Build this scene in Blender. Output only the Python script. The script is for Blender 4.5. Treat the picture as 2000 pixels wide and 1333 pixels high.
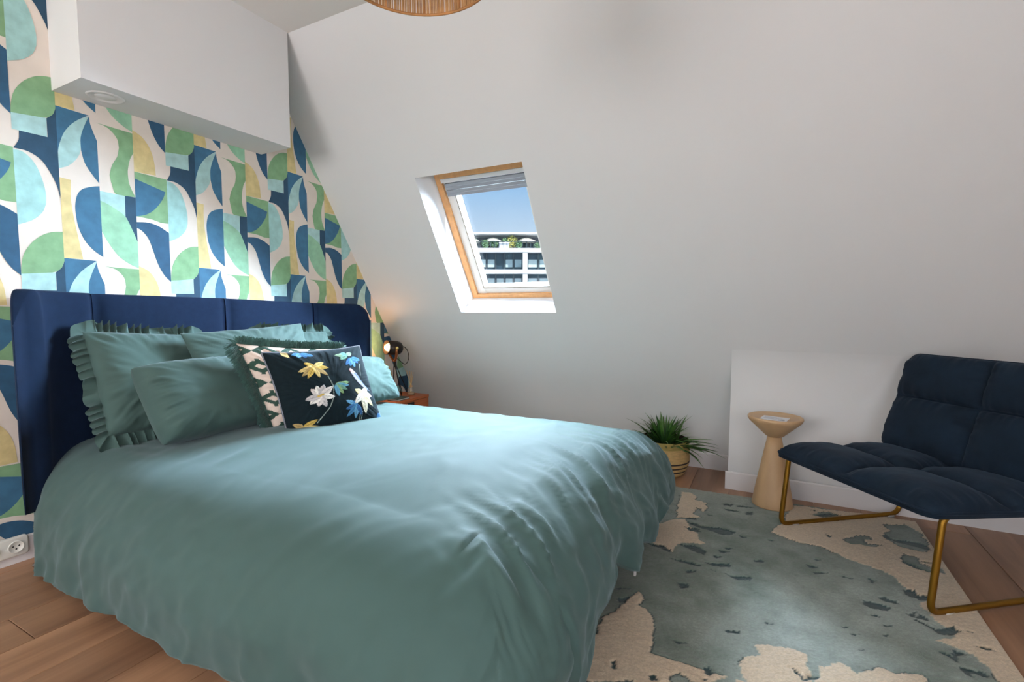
import bpy, math, random
import numpy as np
from mathutils import Vector, Matrix, noise as mnoise

for o in list(bpy.data.objects):
    bpy.data.objects.remove(o, do_unlink=True)
scene = bpy.context.scene
COL = scene.collection
rnd = random.Random(7)

def srgb(r, g, b):
    f = lambda c: (c / 255 / 12.92) if c / 255 <= 0.04045 else ((c / 255 + 0.055) / 1.055) ** 2.4
    return (f(r), f(g), f(b), 1.0)

# ---------------------------------------------------------------- camera
CAM = Vector((2.8183, -2.5381, 1.083))
YAW, PITCH, FPX = 0.4817, 0.0661, 955.1
cam_data = bpy.data.cameras.new('camera')
cam_data.sensor_width = 36.0
cam_data.lens = FPX / 2000 * 36
cam_data.clip_start = 0.02
cam_data.clip_end = 500
cam = bpy.data.objects.new('camera', cam_data)
COL.objects.link(cam)
fw = Vector((-math.sin(YAW) * math.cos(PITCH), math.cos(YAW) * math.cos(PITCH), -math.sin(PITCH)))
rt = Vector((math.cos(YAW), math.sin(YAW), 0))
up = rt.cross(fw)
m = Matrix((rt, up, -fw)).transposed().to_4x4()
m.translation = CAM
cam.matrix_world = m
scene.camera = cam

# ---------------------------------------------------------------- sky, sun, window light, exposure
world = bpy.data.worlds.new('sky')
scene.world = world
world.use_nodes = True
wn, wl = world.node_tree.nodes, world.node_tree.links
for n in list(wn):
    wn.remove(n)
wo = wn.new('ShaderNodeOutputWorld')
wb = wn.new('ShaderNodeBackground')
wc = wn.new('ShaderNodeTexCoord')
ws = wn.new('ShaderNodeSeparateXYZ')
wr = wn.new('ShaderNodeValToRGB')
wl.new(wc.outputs['Generated'], ws.inputs[0])
wl.new(ws.outputs['Z'], wr.inputs[0])
wr.color_ramp.elements[0].position = 0.10
wr.color_ramp.elements[0].color = srgb(222, 236, 248)
wr.color_ramp.elements[1].position = 0.27
wr.color_ramp.elements[1].color = srgb(142, 194, 240)
wl.new(wr.outputs[0], wb.inputs[0])
wb.inputs[1].default_value = 1.0
wl.new(wb.outputs[0], wo.inputs[0])

def sun_lamp(name, toward, strength, color, angle):
    d = bpy.data.lights.new(name, 'SUN')
    d.energy = strength
    d.color = color
    d.angle = math.radians(angle)
    o = bpy.data.objects.new(name, d)
    o.rotation_euler = Vector(toward).to_track_quat('Z', 'Y').to_euler()
    o.location = Vector(toward) * 20
    COL.objects.link(o)
    return o

def window_light(name, loc, toward, sx, sy, energy, color):
    d = bpy.data.lights.new(name, 'AREA')
    d.shape = 'RECTANGLE'
    d.size, d.size_y = sx, sy
    d.energy = energy
    d.color = color
    o = bpy.data.objects.new(name, d)
    o.location = loc
    o.rotation_euler = Vector(toward).to_track_quat('-Z', 'Y').to_euler()
    COL.objects.link(o)
    return o

sun_lamp('sun', (0.85, -0.05, 0.52), 9.0, (1.0, 0.95, 0.88), 0.6)
sun_lamp('sky_light', (0.05, 0.80, 0.60), 290.0, (0.69, 0.85, 1.0), 100)
window_light('rear_window_daylight', (1.05, -4.64, 1.55), (0, 1, 0), 1.6, 1.3, 62.0, (1.0, 0.95, 0.93))
window_light('rear_fill_light', (3.2, -4.64, 1.55), (0, 1, 0), 1.8, 1.3, 4.0, (1.0, 0.95, 0.935))  # added fill lamp in a made-up second rear window
window_light('side_fill_light', (4.44, -3.55, 1.65), (-1, 0, 0), 1.3, 1.3, 42.0, (1.0, 0.95, 0.93))  # added fill from the right, for the bulkhead front
scene.view_settings.view_transform = 'Standard'
scene.view_settings.look = 'None'
scene.view_settings.exposure = 0.0
scene.view_settings.gamma = 1.0
scene.view_settings.use_curve_mapping = False

# ---------------------------------------------------------------- helpers
ORG = {}

def tag(o, label=None, cat=None, group=None, kind=None):
    if label: o['label'] = label
    if cat: o['category'] = cat
    if group: o['group'] = group
    if kind: o['kind'] = kind
    return o

def thing(name, loc, label, cat, group=None):
    o = bpy.data.objects.new(name, None)
    o.empty_display_size = 0.05
    o.location = loc
    COL.objects.link(o)
    ORG[o.name] = Vector(loc)
    return tag(o, label, cat, group)

def mesh(name, verts, faces, mat=None, parent=None, smooth=True, origin=None, mats=None, fmat=None):
    """verts in world space; the object's origin follows its parent (or `origin`)."""
    if parent is not None:
        org = ORG[parent.name]
    else:
        org = Vector(origin) if origin is not None else Vector((0, 0, 0))
    me = bpy.data.meshes.new(name)
    V = np.asarray(verts, dtype=float) - np.array(org)
    me.from_pydata(V.tolist(), [], [list(map(int, f)) for f in faces])
    if mats:
        for mm in mats: me.materials.append(mm)
        if fmat is not None:
            me.polygons.foreach_set('material_index', list(fmat))
    elif mat is not None:
        me.materials.append(mat)
    me.polygons.foreach_set('use_smooth', [bool(smooth)] * len(me.polygons))
    me.update()
    o = bpy.data.objects.new(name, me)
    COL.objects.link(o)
    if parent is not None:
        o.parent = parent
    else:
        o.location = org
    ORG[o.name] = org
    return o

def struct(name, verts, faces, mat, **k):
    o = mesh(name, verts, faces, mat, smooth=False, **k)
    o['kind'] = 'structure'
    return o

def vcol(o, cols, name='Col'):
    a = o.data.color_attributes.new(name, 'FLOAT_COLOR', 'POINT')
    c = np.ones((len(o.data.vertices), 4), dtype=np.float32)
    c[:, :3] = cols
    a.data.foreach_set('color', c.ravel())

def box(x0, x1, y0, y1, z0, z1):
    v = [(x, y, z) for z in (z0, z1) for y in (y0, y1) for x in (x0, x1)]
    f = [(0, 2, 3, 1), (4, 5, 7, 6), (0, 1, 5, 4), (2, 6, 7, 3), (0, 4, 6, 2), (1, 3, 7, 5)]
    return v, f

def obox(o, ex, ey, ez, a, b, c):
    """box spanned from corner o with axes ex*a.. (oriented)"""
    o = np.array(o, float); ex, ey, ez = [np.array(e, float) for e in (ex, ey, ez)]
    v = [o + ex * i * a + ey * j * b + ez * k * c for k in (0, 1) for j in (0, 1) for i in (0, 1)]
    f = [(0, 2, 3, 1), (4, 5, 7, 6), (0, 1, 5, 4), (2, 6, 7, 3), (0, 4, 6, 2), (1, 3, 7, 5)]
    return v, f

def join(*parts):
    V, F = [], []
    for v, f in parts:
        n = len(V)
        V += [tuple(x) for x in v]
        F += [tuple(i + n for i in q) for q in f]
    return V, F

def lathe(prof, cx, cy, z0=0, n=48, cap=True):
    V, F = [], []
    for r, z in prof:
        for i in range(n):
            a = 2 * math.pi * i / n
            V.append((cx + r * math.cos(a), cy + r * math.sin(a), z0 + z))
    for j in range(len(prof) - 1):
        for i in range(n):
            F.append((j * n + i, j * n + (i + 1) % n, (j + 1) * n + (i + 1) % n, (j + 1) * n + i))
    if cap:
        F.append(tuple(reversed(range(n))))
        F.append(tuple(range((len(prof) - 1) * n, len(prof) * n)))
    return V, F

def tube(pts, r, n=10, cap=True):
    P = [Vector(q) for q in pts]
    rr = r if isinstance(r, (list, tuple)) else [r] * len(P)
    V, F = [], []
    t0 = (P[1] - P[0]).normalized()
    ref = Vector((0, 0, 1)) if abs(t0.z) < 0.9 else Vector((1, 0, 0))
    u = t0.cross(ref).normalized()
    for i, q in enumerate(P):
        t = (P[min(i + 1, len(P) - 1)] - P[max(i - 1, 0)]).normalized()
        u = (u - t * u.dot(t)).normalized()
        w = t.cross(u)
        for k in range(n):
            a = 2 * math.pi * k / n
            V.append(tuple(q + (u * math.cos(a) + w * math.sin(a)) * rr[i]))
    for i in range(len(P) - 1):
        for k in range(n):
            F.append((i * n + k, i * n + (k + 1) % n, (i + 1) * n + (k + 1) % n, (i + 1) * n + k))
    if cap:
        F.append(tuple(reversed(range(n))))
        F.append(tuple(range((len(P) - 1) * n, len(P) * n)))
    return V, F

def rounded_path(pts, rad, n=6):
    P = [Vector(q) for q in pts]
    out = [P[0]]
    for i in range(1, len(P) - 1):
        a, b, c = P[i - 1], P[i], P[i + 1]
        d1, d2 = (a - b), (c - b)
        rr = min(rad, d1.length * .45, d2.length * .45)
        s, e = b + d1.normalized() * rr, b + d2.normalized() * rr
        for k in range(n + 1):
            t = k / n
            out.append(s * (1 - t) ** 2 + b * 2 * t * (1 - t) + e * t * t)
    out.append(P[-1])
    return out

def grid_faces(nu, nv, wrap_u=False):
    F = []
    for j in range(nv - 1):
        for i in range(nu if wrap_u else nu - 1):
            i2 = (i + 1) % nu
            F.append((j * nu + i, j * nu + i2, (j + 1) * nu + i2, (j + 1) * nu + i))
    return F

def smooth_poly(pts, sub=5, corner=50):
    """Catmull-Rom through the points, corners sharper than `corner` degrees stay sharp."""
    n = len(pts)
    P = [np.array(q, float) for q in pts]
    sharp = []
    for i in range(n):
        a, b = P[i] - P[i - 1], P[(i + 1) % n] - P[i]
        c = np.dot(a, b) / (np.linalg.norm(a) * np.linalg.norm(b) + 1e-12)
        sharp.append(math.degrees(math.acos(max(-1, min(1, c)))) > corner)
    out = []
    for i in range(n):
        p1, p2 = P[i], P[(i + 1) % n]
        p0 = 2 * p1 - p2 if sharp[i] else P[i - 1]
        p3 = 2 * p2 - p1 if sharp[(i + 1) % n] else P[(i + 2) % n]
        for k in range(sub):
            t = k / sub
            out.append(0.5 * ((2 * p1) + (-p0 + p2) * t + (2 * p0 - 5 * p1 + 4 * p2 - p3) * t * t + (-p0 + 3 * p1 - 3 * p2 + p3) * t ** 3))
    return out

def inside(poly, X, Y):
    """vectorised point in polygon"""
    r = np.zeros(X.shape, bool)
    n = len(poly)
    for i in range(n):
        x1, y1 = poly[i]; x2, y2 = poly[(i + 1) % n]
        if y1 == y2: continue
        c = ((y1 > Y) != (y2 > Y)) & (X < (x2 - x1) * (Y - y1) / (y2 - y1) + x1)
        r ^= c
    return r

def fbm(X, Y, scale, seed=0, octv=4):
    """cheap value noise, vectorised, -1..1"""
    rs = np.random.RandomState(seed)
    T = rs.rand(256, 256)
    out = np.zeros_like(X, dtype=float); amp = 1; tot = 0
    for o in range(octv):
        x, y = X * scale * 2 ** o + 17.3 * o, Y * scale * 2 ** o + 5.1 * o
        xi, yi = np.floor(x).astype(int), np.floor(y).astype(int)
        fx, fy = x - xi, y - yi
        fx, fy = fx * fx * (3 - 2 * fx), fy * fy * (3 - 2 * fy)
        g = lambda a, b: T[a % 256, b % 256]
        v = (g(xi, yi) * (1 - fx) + g(xi + 1, yi) * fx) * (1 - fy) + (g(xi, yi + 1) * (1 - fx) + g(xi + 1, yi + 1) * fx) * fy
        out += amp * (2 * v - 1); tot += amp; amp *= .5
    return out / tot

# ---------------------------------------------------------------- materials
def mat(name, col, rough=0.6, var=0.0, vscale=8.0, bump=0.0, bscale=200.0, metal=0.0, sheen=0.0, stretch=None,
        attr=None, emit=None, spec=0.5, bdist=0.002, sheen_col=None):
    mt = bpy.data.materials.new(name)
    mt.use_nodes = True
    N, L = mt.node_tree.nodes, mt.node_tree.links
    b = N['Principled BSDF']
    b.inputs['Roughness'].default_value = rough
    b.inputs['Metallic'].default_value = metal
    b.inputs['Specular IOR Level'].default_value = spec
    if sheen:
        b.inputs['Sheen Weight'].default_value = sheen
        b.inputs['Sheen Roughness'].default_value = 0.45
        if sheen_col: b.inputs['Sheen Tint'].default_value = sheen_col
    tc = N.new('ShaderNodeTexCoord')
    src = tc.outputs['Object']
    if stretch:
        mp = N.new('ShaderNodeMapping')
        mp.inputs['Scale'].default_value = stretch
        L.new(src, mp.inputs[0]); src = mp.outputs[0]
    base = None
    if attr:
        at = N.new('ShaderNodeVertexColor'); at.layer_name = attr
        base = at.outputs[0]
    if var > 0:
        nz = N.new('ShaderNodeTexNoise')
        nz.inputs['Scale'].default_value = vscale
        nz.inputs['Detail'].default_value = 5
        L.new(src, nz.inputs['Vector'])
        mx = N.new('ShaderNodeHueSaturation')
        mr = N.new('ShaderNodeMapRange')
        mr.inputs['From Min'].default_value = .3; mr.inputs['From Max'].default_value = .7
        mr.inputs['To Min'].default_value = 1 - var; mr.inputs['To Max'].default_value = 1 + var
        L.new(nz.outputs[0], mr.inputs[0]); L.new(mr.outputs[0], mx.inputs['Value'])
        if base is not None: L.new(base, mx.inputs['Color'])
        else: mx.inputs['Color'].default_value = col
        base = mx.outputs[0]
    if base is not None: L.new(base, b.inputs['Base Color'])
    else: b.inputs['Base Color'].default_value = col
    if bump > 0:
        nb = N.new('ShaderNodeTexNoise')
        nb.inputs['Scale'].default_value = bscale
        nb.inputs['Detail'].default_value = 3
        L.new(src, nb.inputs['Vector'])
        bp = N.new('ShaderNodeBump')
        bp.inputs['Strength'].default_value = bump
        bp.inputs['Distance'].default_value = bdist
        L.new(nb.outputs[0], bp.inputs['Height'])
        L.new(bp.outputs[0], b.inputs['Normal'])
    if emit:
        b.inputs['Emission Color'].default_value = emit[0]
        b.inputs['Emission Strength'].default_value = emit[1]
    return mt

def glass_mat(name, tint=(1, 1, 1, 1), gloss=0.06, rough=0.0):
    mt = bpy.data.materials.new(name); mt.use_nodes = True
    N, L = mt.node_tree.nodes, mt.node_tree.links
    for n in list(N): N.remove(n)
    o = N.new('ShaderNodeOutputMaterial'); mx = N.new('ShaderNodeMixShader')
    t = N.new('ShaderNodeBsdfTransparent'); g = N.new('ShaderNodeBsdfGlossy')
    t.inputs[0].default_value = tint; g.inputs['Roughness'].default_value = rough
    mx.inputs[0].default_value = gloss
    L.new(t.outputs[0], mx.inputs[1]); L.new(g.outputs[0], mx.inputs[2]); L.new(mx.outputs[0], o.inputs[0])
    return mt

M = {}
M['wall'] = mat('white_wall_paint', srgb(225, 224, 224), .85, bump=.08, bscale=260, bdist=.001)
M['ceil'] = mat('white_ceiling_paint', srgb(232, 228, 224), .85)
M['trim'] = mat('white_trim_paint', srgb(232, 228, 228), .45)

# ================================================================ the room
YA, SL = 1.1454, -0.6101            # mansard slope: y = YA + SL*z
ZC = 2.70                           # ceiling
XR, YR = 4.4, -4.6                  # right wall, rear wall
XK, YK = 2.632, 0.626               # knee wall step
YB = 0.968                          # low knee wall behind the plant
ZLOW, ZKN = (YA - YB) / -SL, (YA - YK) / -SL
sl = lambda z: YA + SL * z
NRM = Vector((0, 1, 0.6101)).normalized()       # outward normal of the slope
UPS = Vector((0, -0.6101, 1)).normalized()      # up along the slope

# floor: boards run along y, one object per board
def wood_floor_mat():
    mt = bpy.data.materials.new('oak_floor'); mt.use_nodes = True
    N, L = mt.node_tree.nodes, mt.node_tree.links
    b = N['Principled BSDF']
    b.inputs['Roughness'].default_value = .42
    tc = N.new('ShaderNodeTexCoord'); oi = N.new('ShaderNodeObjectInfo')
    add = N.new('ShaderNodeVectorMath'); add.operation = 'ADD'
    cmb = N.new('ShaderNodeCombineXYZ'); ml = N.new('ShaderNodeMath'); ml.operation = 'MULTIPLY'; ml.inputs[1].default_value = 40
    L.new(oi.outputs['Random'], ml.inputs[0]); L.new(ml.outputs[0], cmb.inputs[0]); L.new(ml.outputs[0], cmb.inputs[1])
    L.new(tc.outputs['Object'], add.inputs[0]); L.new(cmb.outputs[0], add.inputs[1])
    mp = N.new('ShaderNodeMapping'); mp.inputs['Scale'].default_value = (1, .07, 1)
    L.new(add.outputs[0], mp.inputs[0])
    n1 = N.new('ShaderNodeTexNoise'); n1.inputs['Scale'].default_value = 9; n1.inputs['Detail'].default_value = 6; n1.inputs['Distortion'].default_value = .6
    L.new(mp.outputs[0], n1.inputs['Vector'])
    n2 = N.new('ShaderNodeTexNoise'); n2.inputs['Scale'].default_value = 70; n2.inputs['Detail'].default_value = 4
    L.new(mp.outputs[0], n2.inputs['Vector'])
    rp = N.new('ShaderNodeValToRGB')
    e = rp.color_ramp.elements
    e[0].position = .28; e[0].color = srgb(118, 82, 60)
    e[1].position = .62; e[1].color = srgb(168, 126, 96)
    el = e.new(.45); el.color = srgb(152, 112, 84)
    L.new(n1.outputs[0], rp.inputs[0])
    hs = N.new('ShaderNodeHueSaturation')
    mr = N.new('ShaderNodeMapRange'); mr.inputs['To Min'].default_value = .86; mr.inputs['To Max'].default_value = 1.1
    L.new(oi.outputs['Random'], mr.inputs[0])
    m2 = N.new('ShaderNodeMapRange'); m2.inputs['From Min'].default_value = .3; m2.inputs['From Max'].default_value = .7
    m2.inputs['To Min'].default_value = .93; m2.inputs['To Max'].default_value = 1.05
    L.new(n2.outputs[0], m2.inputs[0])
    mm = N.new('ShaderNodeMath'); mm.operation = 'MULTIPLY'
    L.new(mr.outputs[0], mm.inputs[0]); L.new(m2.outputs[0], mm.inputs[1])
    L.new(mm.outputs[0], hs.inputs['Value']); L.new(rp.outputs[0], hs.inputs['Color'])
    L.new(hs.outputs[0], b.inputs['Base Color'])
    bp = N.new('ShaderNodeBump'); bp.inputs['Strength'].default_value = .15; bp.inputs['Distance'].default_value = .001
    L.new(n2.outputs[0], bp.inputs['Height']); L.new(bp.outputs[0], b.inputs['Normal'])
    return mt
M['floor'] = wood_floor_mat()
M['subfloor'] = mat('dark_subfloor', srgb(70, 48, 34), .9)
v, f = box(0, XR, YR, 1.2, -.06, -.012)
floor = struct('floor', v, f, M['subfloor'])
PW = .2145
def plank_mesh(L):
    g, h, b = .0012, .012, .0012
    w = PW
    v = [(g, g, -h), (w - g, g, -h), (w - g, L - g, -h), (g, L - g, -h),
         (g, g, -b), (w - g, g, -b), (w - g, L - g, -b), (g, L - g, -b),
         (g + b, g + b, 0), (w - g - b, g + b, 0), (w - g - b, L - g - b, 0), (g + b, L - g - b, 0)]
    f = [(8, 9, 10, 11)]
    for a in (0, 4):
        for i in range(4):
            j = (i + 1) % 4
            f.append((a + i, a + j, a + 4 + j, a + 4 + i))
    me = bpy.data.meshes.new('plank'); me.from_pydata(v, [], f); me.materials.append(M['floor']); me.update()
    return me
plank_cache = {}
x = .715 - 4 * PW
while x < XR:
    y = YR - rnd.choice([0, .3, .6, .9])
    while y < 1.1:
        L_ = rnd.choice([1.2, 1.5, 1.8])
        if L_ not in plank_cache: plank_cache[L_] = plank_mesh(L_)
        if y + L_ > YR:
            o = bpy.data.objects.new('plank', plank_cache[L_]); COL.objects.link(o)
            o.parent = floor; o.location = (x, y, 0)
        y += L_
    x += PW

# gable wall behind the headboard
gab = [(0, YR, 0), (0, YB, 0), (0, YB, ZLOW), (0, sl(ZC), ZC), (0, YR, ZC)]
wall_left = struct('wall_left', gab, [(0, 1, 2, 3, 4)], mat('wallpaper_cream_ground', srgb(226, 215, 204), .8, var=.03, vscale=14))

# printed wallpaper motifs: strips of W/4, repeat height H
PAT = [
(0,'blue',[(0.0,0.0),(0.82,0.005),(0.47,0.069),(0.22,0.144),(0.09,0.215),(0.0,0.303)]),
(0,'paleblue',[(0.82,0.008),(0.47,0.069),(0.22,0.144),(0.09,0.215),(0.0,0.303),(0.0,0.408),(0.25,0.375),(0.47,0.312),(0.56,0.256),(0.59,0.168),(0.68,0.09)]),
(0,'blue',[(0.82,0.012),(0.68,0.09),(0.58,0.169),(0.57,0.255),(0.65,0.338),(0.83,0.408),(1.0,0.459),(1.0,0.168),(0.9,0.104),(0.84,0.057)]),
(0,'yellow',[(0.0,0.465),(0.27,0.471),(0.25,0.603),(0.3,0.731),(0.38,0.859),(0.47,1.0),(0.0,1.0)]),
(0,'blue',[(1.0,0.478),(0.81,0.49),(0.56,0.517),(0.42,0.56),(0.35,0.628),(0.35,0.7),(0.4,0.786),(0.54,0.869),(0.75,0.931),(1.0,0.975)]),
(1,'green',[(0.0,0.04),(1.0,0.046),(1.0,0.19),(0.9,0.236),(0.83,0.302),(0.81,0.349),(0.83,0.411),(0.9,0.462),(1.0,0.51),(0.47,0.517),(0.34,0.45),(0.29,0.384),(0.37,0.312),(0.53,0.242),(0.59,0.177),(0.56,0.119),(0.42,0.075),(0.25,0.05)]),
(1,'paleblue',[(0.0,0.51),(0.69,0.515),(0.68,0.667),(0.42,0.622),(0.19,0.593),(0.0,0.578)]),
(1,'navy',[(0.69,0.515),(1.0,0.512),(1.0,0.841),(0.86,0.755),(0.72,0.681),(0.68,0.667)]),
(1,'palegreen',[(0.0,0.578),(0.19,0.593),(0.42,0.622),(0.68,0.667),(0.86,0.755),(1.0,0.841),(1.0,1.038),(0.71,1.008),(0.41,0.954),(0.16,0.868),(0.0,0.795)]),
(2,'yellow',[(0.0,0.02),(0.29,0.055),(0.5,0.12),(0.62,0.21),(0.66,0.318),(0.0,0.322)]),
(2,'green',[(0.0,0.322),(1.0,0.332),(1.0,0.673),(0.56,0.676),(0.0,0.687)]),
(2,'blue',[(0.0,0.373),(0.94,0.43),(0.84,0.493),(0.58,0.577),(0.3,0.628),(0.0,0.651)]),
(2,'cream',[(0.0,0.651),(0.45,0.658),(0.75,0.674),(0.36,0.68),(0.0,0.69)]),
(2,'navyblue',[(0.0,0.693),(0.36,0.686),(0.69,0.704),(1.0,0.745),(1.0,1.13),(0.79,1.08),(0.6,0.996),(0.45,0.883),(0.33,0.805),(0.15,0.754),(0.0,0.738)]),
(-1,'green',[(0.0,0.12),(0.02,0.06),(0.1,-0.015),(0.28,-0.085),(0.52,-0.138),(0.76,-0.165),(1.0,-0.174),(1.0,0.02),(0.93,0.065),(0.8,0.095),(0.4,0.115)]),
(-1,'paleblue',[(0.0,0.12),(0.78,0.1),(0.77,0.221),(0.0,0.221)]),
(-1,'navy',[(0.78,0.1),(0.93,0.065),(1.0,0.02),(1.0,0.61),(0.92,0.519),(0.78,0.443),(0.6,0.377),(0.32,0.34),(0.01,0.336),(0.13,0.279),(0.15,0.221),(0.78,0.221)]),
(-1,'paleblue2',[(0.0,0.341),(0.23,0.352),(0.45,0.406),(0.59,0.494),(0.66,0.587),(0.65,0.657),(0.55,0.716),(0.32,0.772),(0.0,0.811)]),
]
WPC = {'blue': (58, 106, 136), 'navy': (38, 72, 96), 'navyblue': (42, 84, 114), 'paleblue': (168, 205, 203),
       'paleblue2': (160, 203, 200), 'green': (128, 168, 126), 'palegreen': (146, 192, 160), 'yellow': (212, 193, 138), 'cream': (226, 215, 204)}
wpm = {k: mat('wallpaper_' + k, srgb(*c), .8, var=.13 if k != 'cream' else .03, vscale=22) for k, c in WPC.items()}
wkeys = list(wpm)
WW, WH, WY0, WZ0 = .59, .6687, -1.5027, 1.3113 + .6687
V, F, FM = [], [], []
for kx in range(-6, 5):
    for kz in range(-2, 4):
        for li, (s, c, pts) in enumerate(PAT):
            P = smooth_poly(pts, 4)
            q = []
            for (a, b) in P:
                a = min(1, max(0, a))
                q.append((.0006 + .00004 * li, WY0 + (kx + (s + a) / 4) * WW, WZ0 - (b - kz + 0) * WH + 0))
            ys = [t[1] for t in q]; zs = [t[2] for t in q]
            if min(zs) >= ZC or max(zs) < .11 or max(ys) < YR or min(ys) > sl(min(zs)): continue
            q = [(t[0], max(YR, t[1]), min(ZC, max(.106, t[2]))) for t in q]
            n = len(V); V += q
            F.append(tuple(range(n, n + len(q)))); FM.append(wkeys.index(c))
from mathutils.geometry import tessellate_polygon
F2, FM2 = [], []
for fc, fm in zip(F, FM):
    co = [Vector(V[i]) for i in fc]
    for tri in tessellate_polygon([co]):
        F2.append(tuple(fc[t] for t in tri)); FM2.append(fm)
wp = mesh('wallpaper_print', V, F2, parent=wall_left, smooth=False, mats=[wpm[k] for k in wkeys], fmat=FM2)

# mansard slope with the skylight opening
WX0, WX1, WZB, WZT = .8051, 1.5627, 1.0575, 1.9096
xs = [0, WX0, WX1, XK, XR]; zs = [.5, .84, WZB, WZT, ZC]
V, F = [], []
for z in zs:
    for xx in xs: V.append((xx, sl(z), z))
for j in range(4):
    for i in range(4):
        if (i, j) == (1, 2) or (i == 3 and j == 0): continue
        a = j * 5 + i; F.append((a, a + 1, a + 6, a + 5))
DEP = .20
rv = [(WX0, WZB), (WX1, WZB), (WX1, WZT), (WX0, WZT)]
n0 = len(V)
for xx, z in rv: V.append((xx, sl(z), z))
for xx, z in rv: V.append(tuple(Vector((xx, sl(z), z)) + NRM * (DEP + .12)))
for i in range(4):
    j = (i + 1) % 4; F.append((n0 + i, n0 + j, n0 + 4 + j, n0 + 4 + i))
wall_far = struct('wall_far', V, F, M['wall'])
# knee walls
# (low wall: curves softly into the slope; on the right a leaning apron panel)
V, F = [], []
pr = [(YB, 0), (YB, .12)] + [((1 - t) ** 2 * YB + 2 * t * (1 - t) * YB + t * t * sl(.5), (1 - t) ** 2 * .12 + 2 * t * (1 - t) * ZLOW + t * t * .5) for t in [k / 8 for k in range(1, 9)]]
for y_, z_ in pr: V += [(0, y_, z_), (XK, y_, z_)]
F += [(2 * i, 2 * i + 1, 2 * i + 3, 2 * i + 2) for i in range(len(pr) - 1)]
lw = struct('wall_low', V, F, M['wall'])
lw.data.polygons.foreach_set('use_smooth', [True] * len(lw.data.polygons))
ZA = .69
pr = [(YK, 0), (YK + .012, .1), (YK + .05, .4)] + [((1 - t) ** 2 * (YK + .05) + 2 * t * (1 - t) * (YK + .085) + t * t * sl(.84), (1 - t) ** 2 * .4 + 2 * t * (1 - t) * .70 + t * t * .84) for t in [k / 10 for k in range(1, 11)]]
V = []
for y_, z_ in pr: V += [(XK, y_, z_), (XR, y_, z_)]
n_ = len(pr)
side = [(XK, YB + .1, 0)] + [(XK, y_, z_) for y_, z_ in pr] + [(XK, YB + .1, .3)]
kn = struct('wall_knee', V + side, [(2 * i, 2 * i + 1, 2 * i + 3, 2 * i + 2) for i in range(n_ - 1)] + [tuple(range(2 * n_, 2 * n_ + len(side)))], M['wall'])
kn.data.polygons.foreach_set('use_smooth', [True] * (n_ - 1) + [False])
# ceiling, right wall, rear wall with two windows behind the camera, the right one added for fill
struct('ceiling', *box(-.05, XR + .05, YR - .05, sl(ZC) + .02, ZC, ZC + .05), M['ceil'])
RY0, RY1, RZ0, RZ1 = -4.2, -2.9, 1.0, 2.3      # unseen window added in the right wall to brighten the bulkhead
struct('wall_right', *join(box(XR, XR + .12, YR, RY0, 0, ZC), box(XR, XR + .12, RY1, 1.3, 0, ZC), box(XR, XR + .12, RY0, RY1, 0, RZ0), box(XR, XR + .12, RY0, RY1, RZ1, ZC)), M['wall'])
t = .05
struct('window_4', *join(box(XR + .02, XR + .06, RY0, RY0 + t, RZ0, RZ1), box(XR + .02, XR + .06, RY1 - t, RY1, RZ0, RZ1), box(XR + .02, XR + .06, RY0 + t, RY1 - t, RZ0, RZ0 + t), box(XR + .02, XR + .06, RY0 + t, RY1 - t, RZ1 - t, RZ1)), M['trim'])
rw = [((.25, 1.85), (.9, 2.2)), ((2.3, 4.1), (.9, 2.2))]  # second opening is added, for the fill lamp
xs = [0, .25, 1.85, 2.3, 4.1, XR]
parts = []
for i in range(5):
    hole = {1: rw[0][1], 3: rw[1][1]}.get(i)
    segs = [(0, ZC)] if not hole else [(0, hole[0]), (hole[1], ZC)]
    for a, b in segs: parts.append(box(xs[i], xs[i + 1], YR - .15, YR, a, b))
struct('wall_rear', *join(*parts), M['wall'])
for k, ((xa, xb), (za, zb)) in enumerate(rw):
    t = .05
    fr = join(box(xa, xa + t, YR - .06, YR - .02, za, zb), box(xb - t, xb, YR - .06, YR - .02, za, zb),
              box(xa + t, xb - t, YR - .06, YR - .02, za, za + t), box(xa + t, xb - t, YR - .06, YR - .02, zb - t, zb),
              box((xa + xb) / 2 - .025, (xa + xb) / 2 + .025, YR - .06, YR - .02, za + t, zb - t))
    struct('window_%d' % (k + 2), *fr, M['trim'])
# boxed-in beam over the bed
BX, BY0, BY1, BZ = .27, -1.512, -.508, 2.038
struct('ceiling_bulkhead', *box(0, BX, BY0, BY1, BZ, ZC), M['wall'])
vent = thing('ceiling_vent', (.135, -1.37, BZ), 'small white round vent set flush under the boxed-in beam', 'vent')
v, f = lathe([(.0, -.001), (.055, -.001), (.06, -.004), (.066, -.004), (.07, -.0005)], .135, -1.37, BZ, 40, cap=False)
mesh('rim', v, f, M['trim'], vent)
v, f = lathe([(.0, -.003), (.036, -.003), (.04, -.0005)], .135, -1.37, BZ, 32, cap=False)
mesh('disc', v, f, M['trim'], vent)

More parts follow.
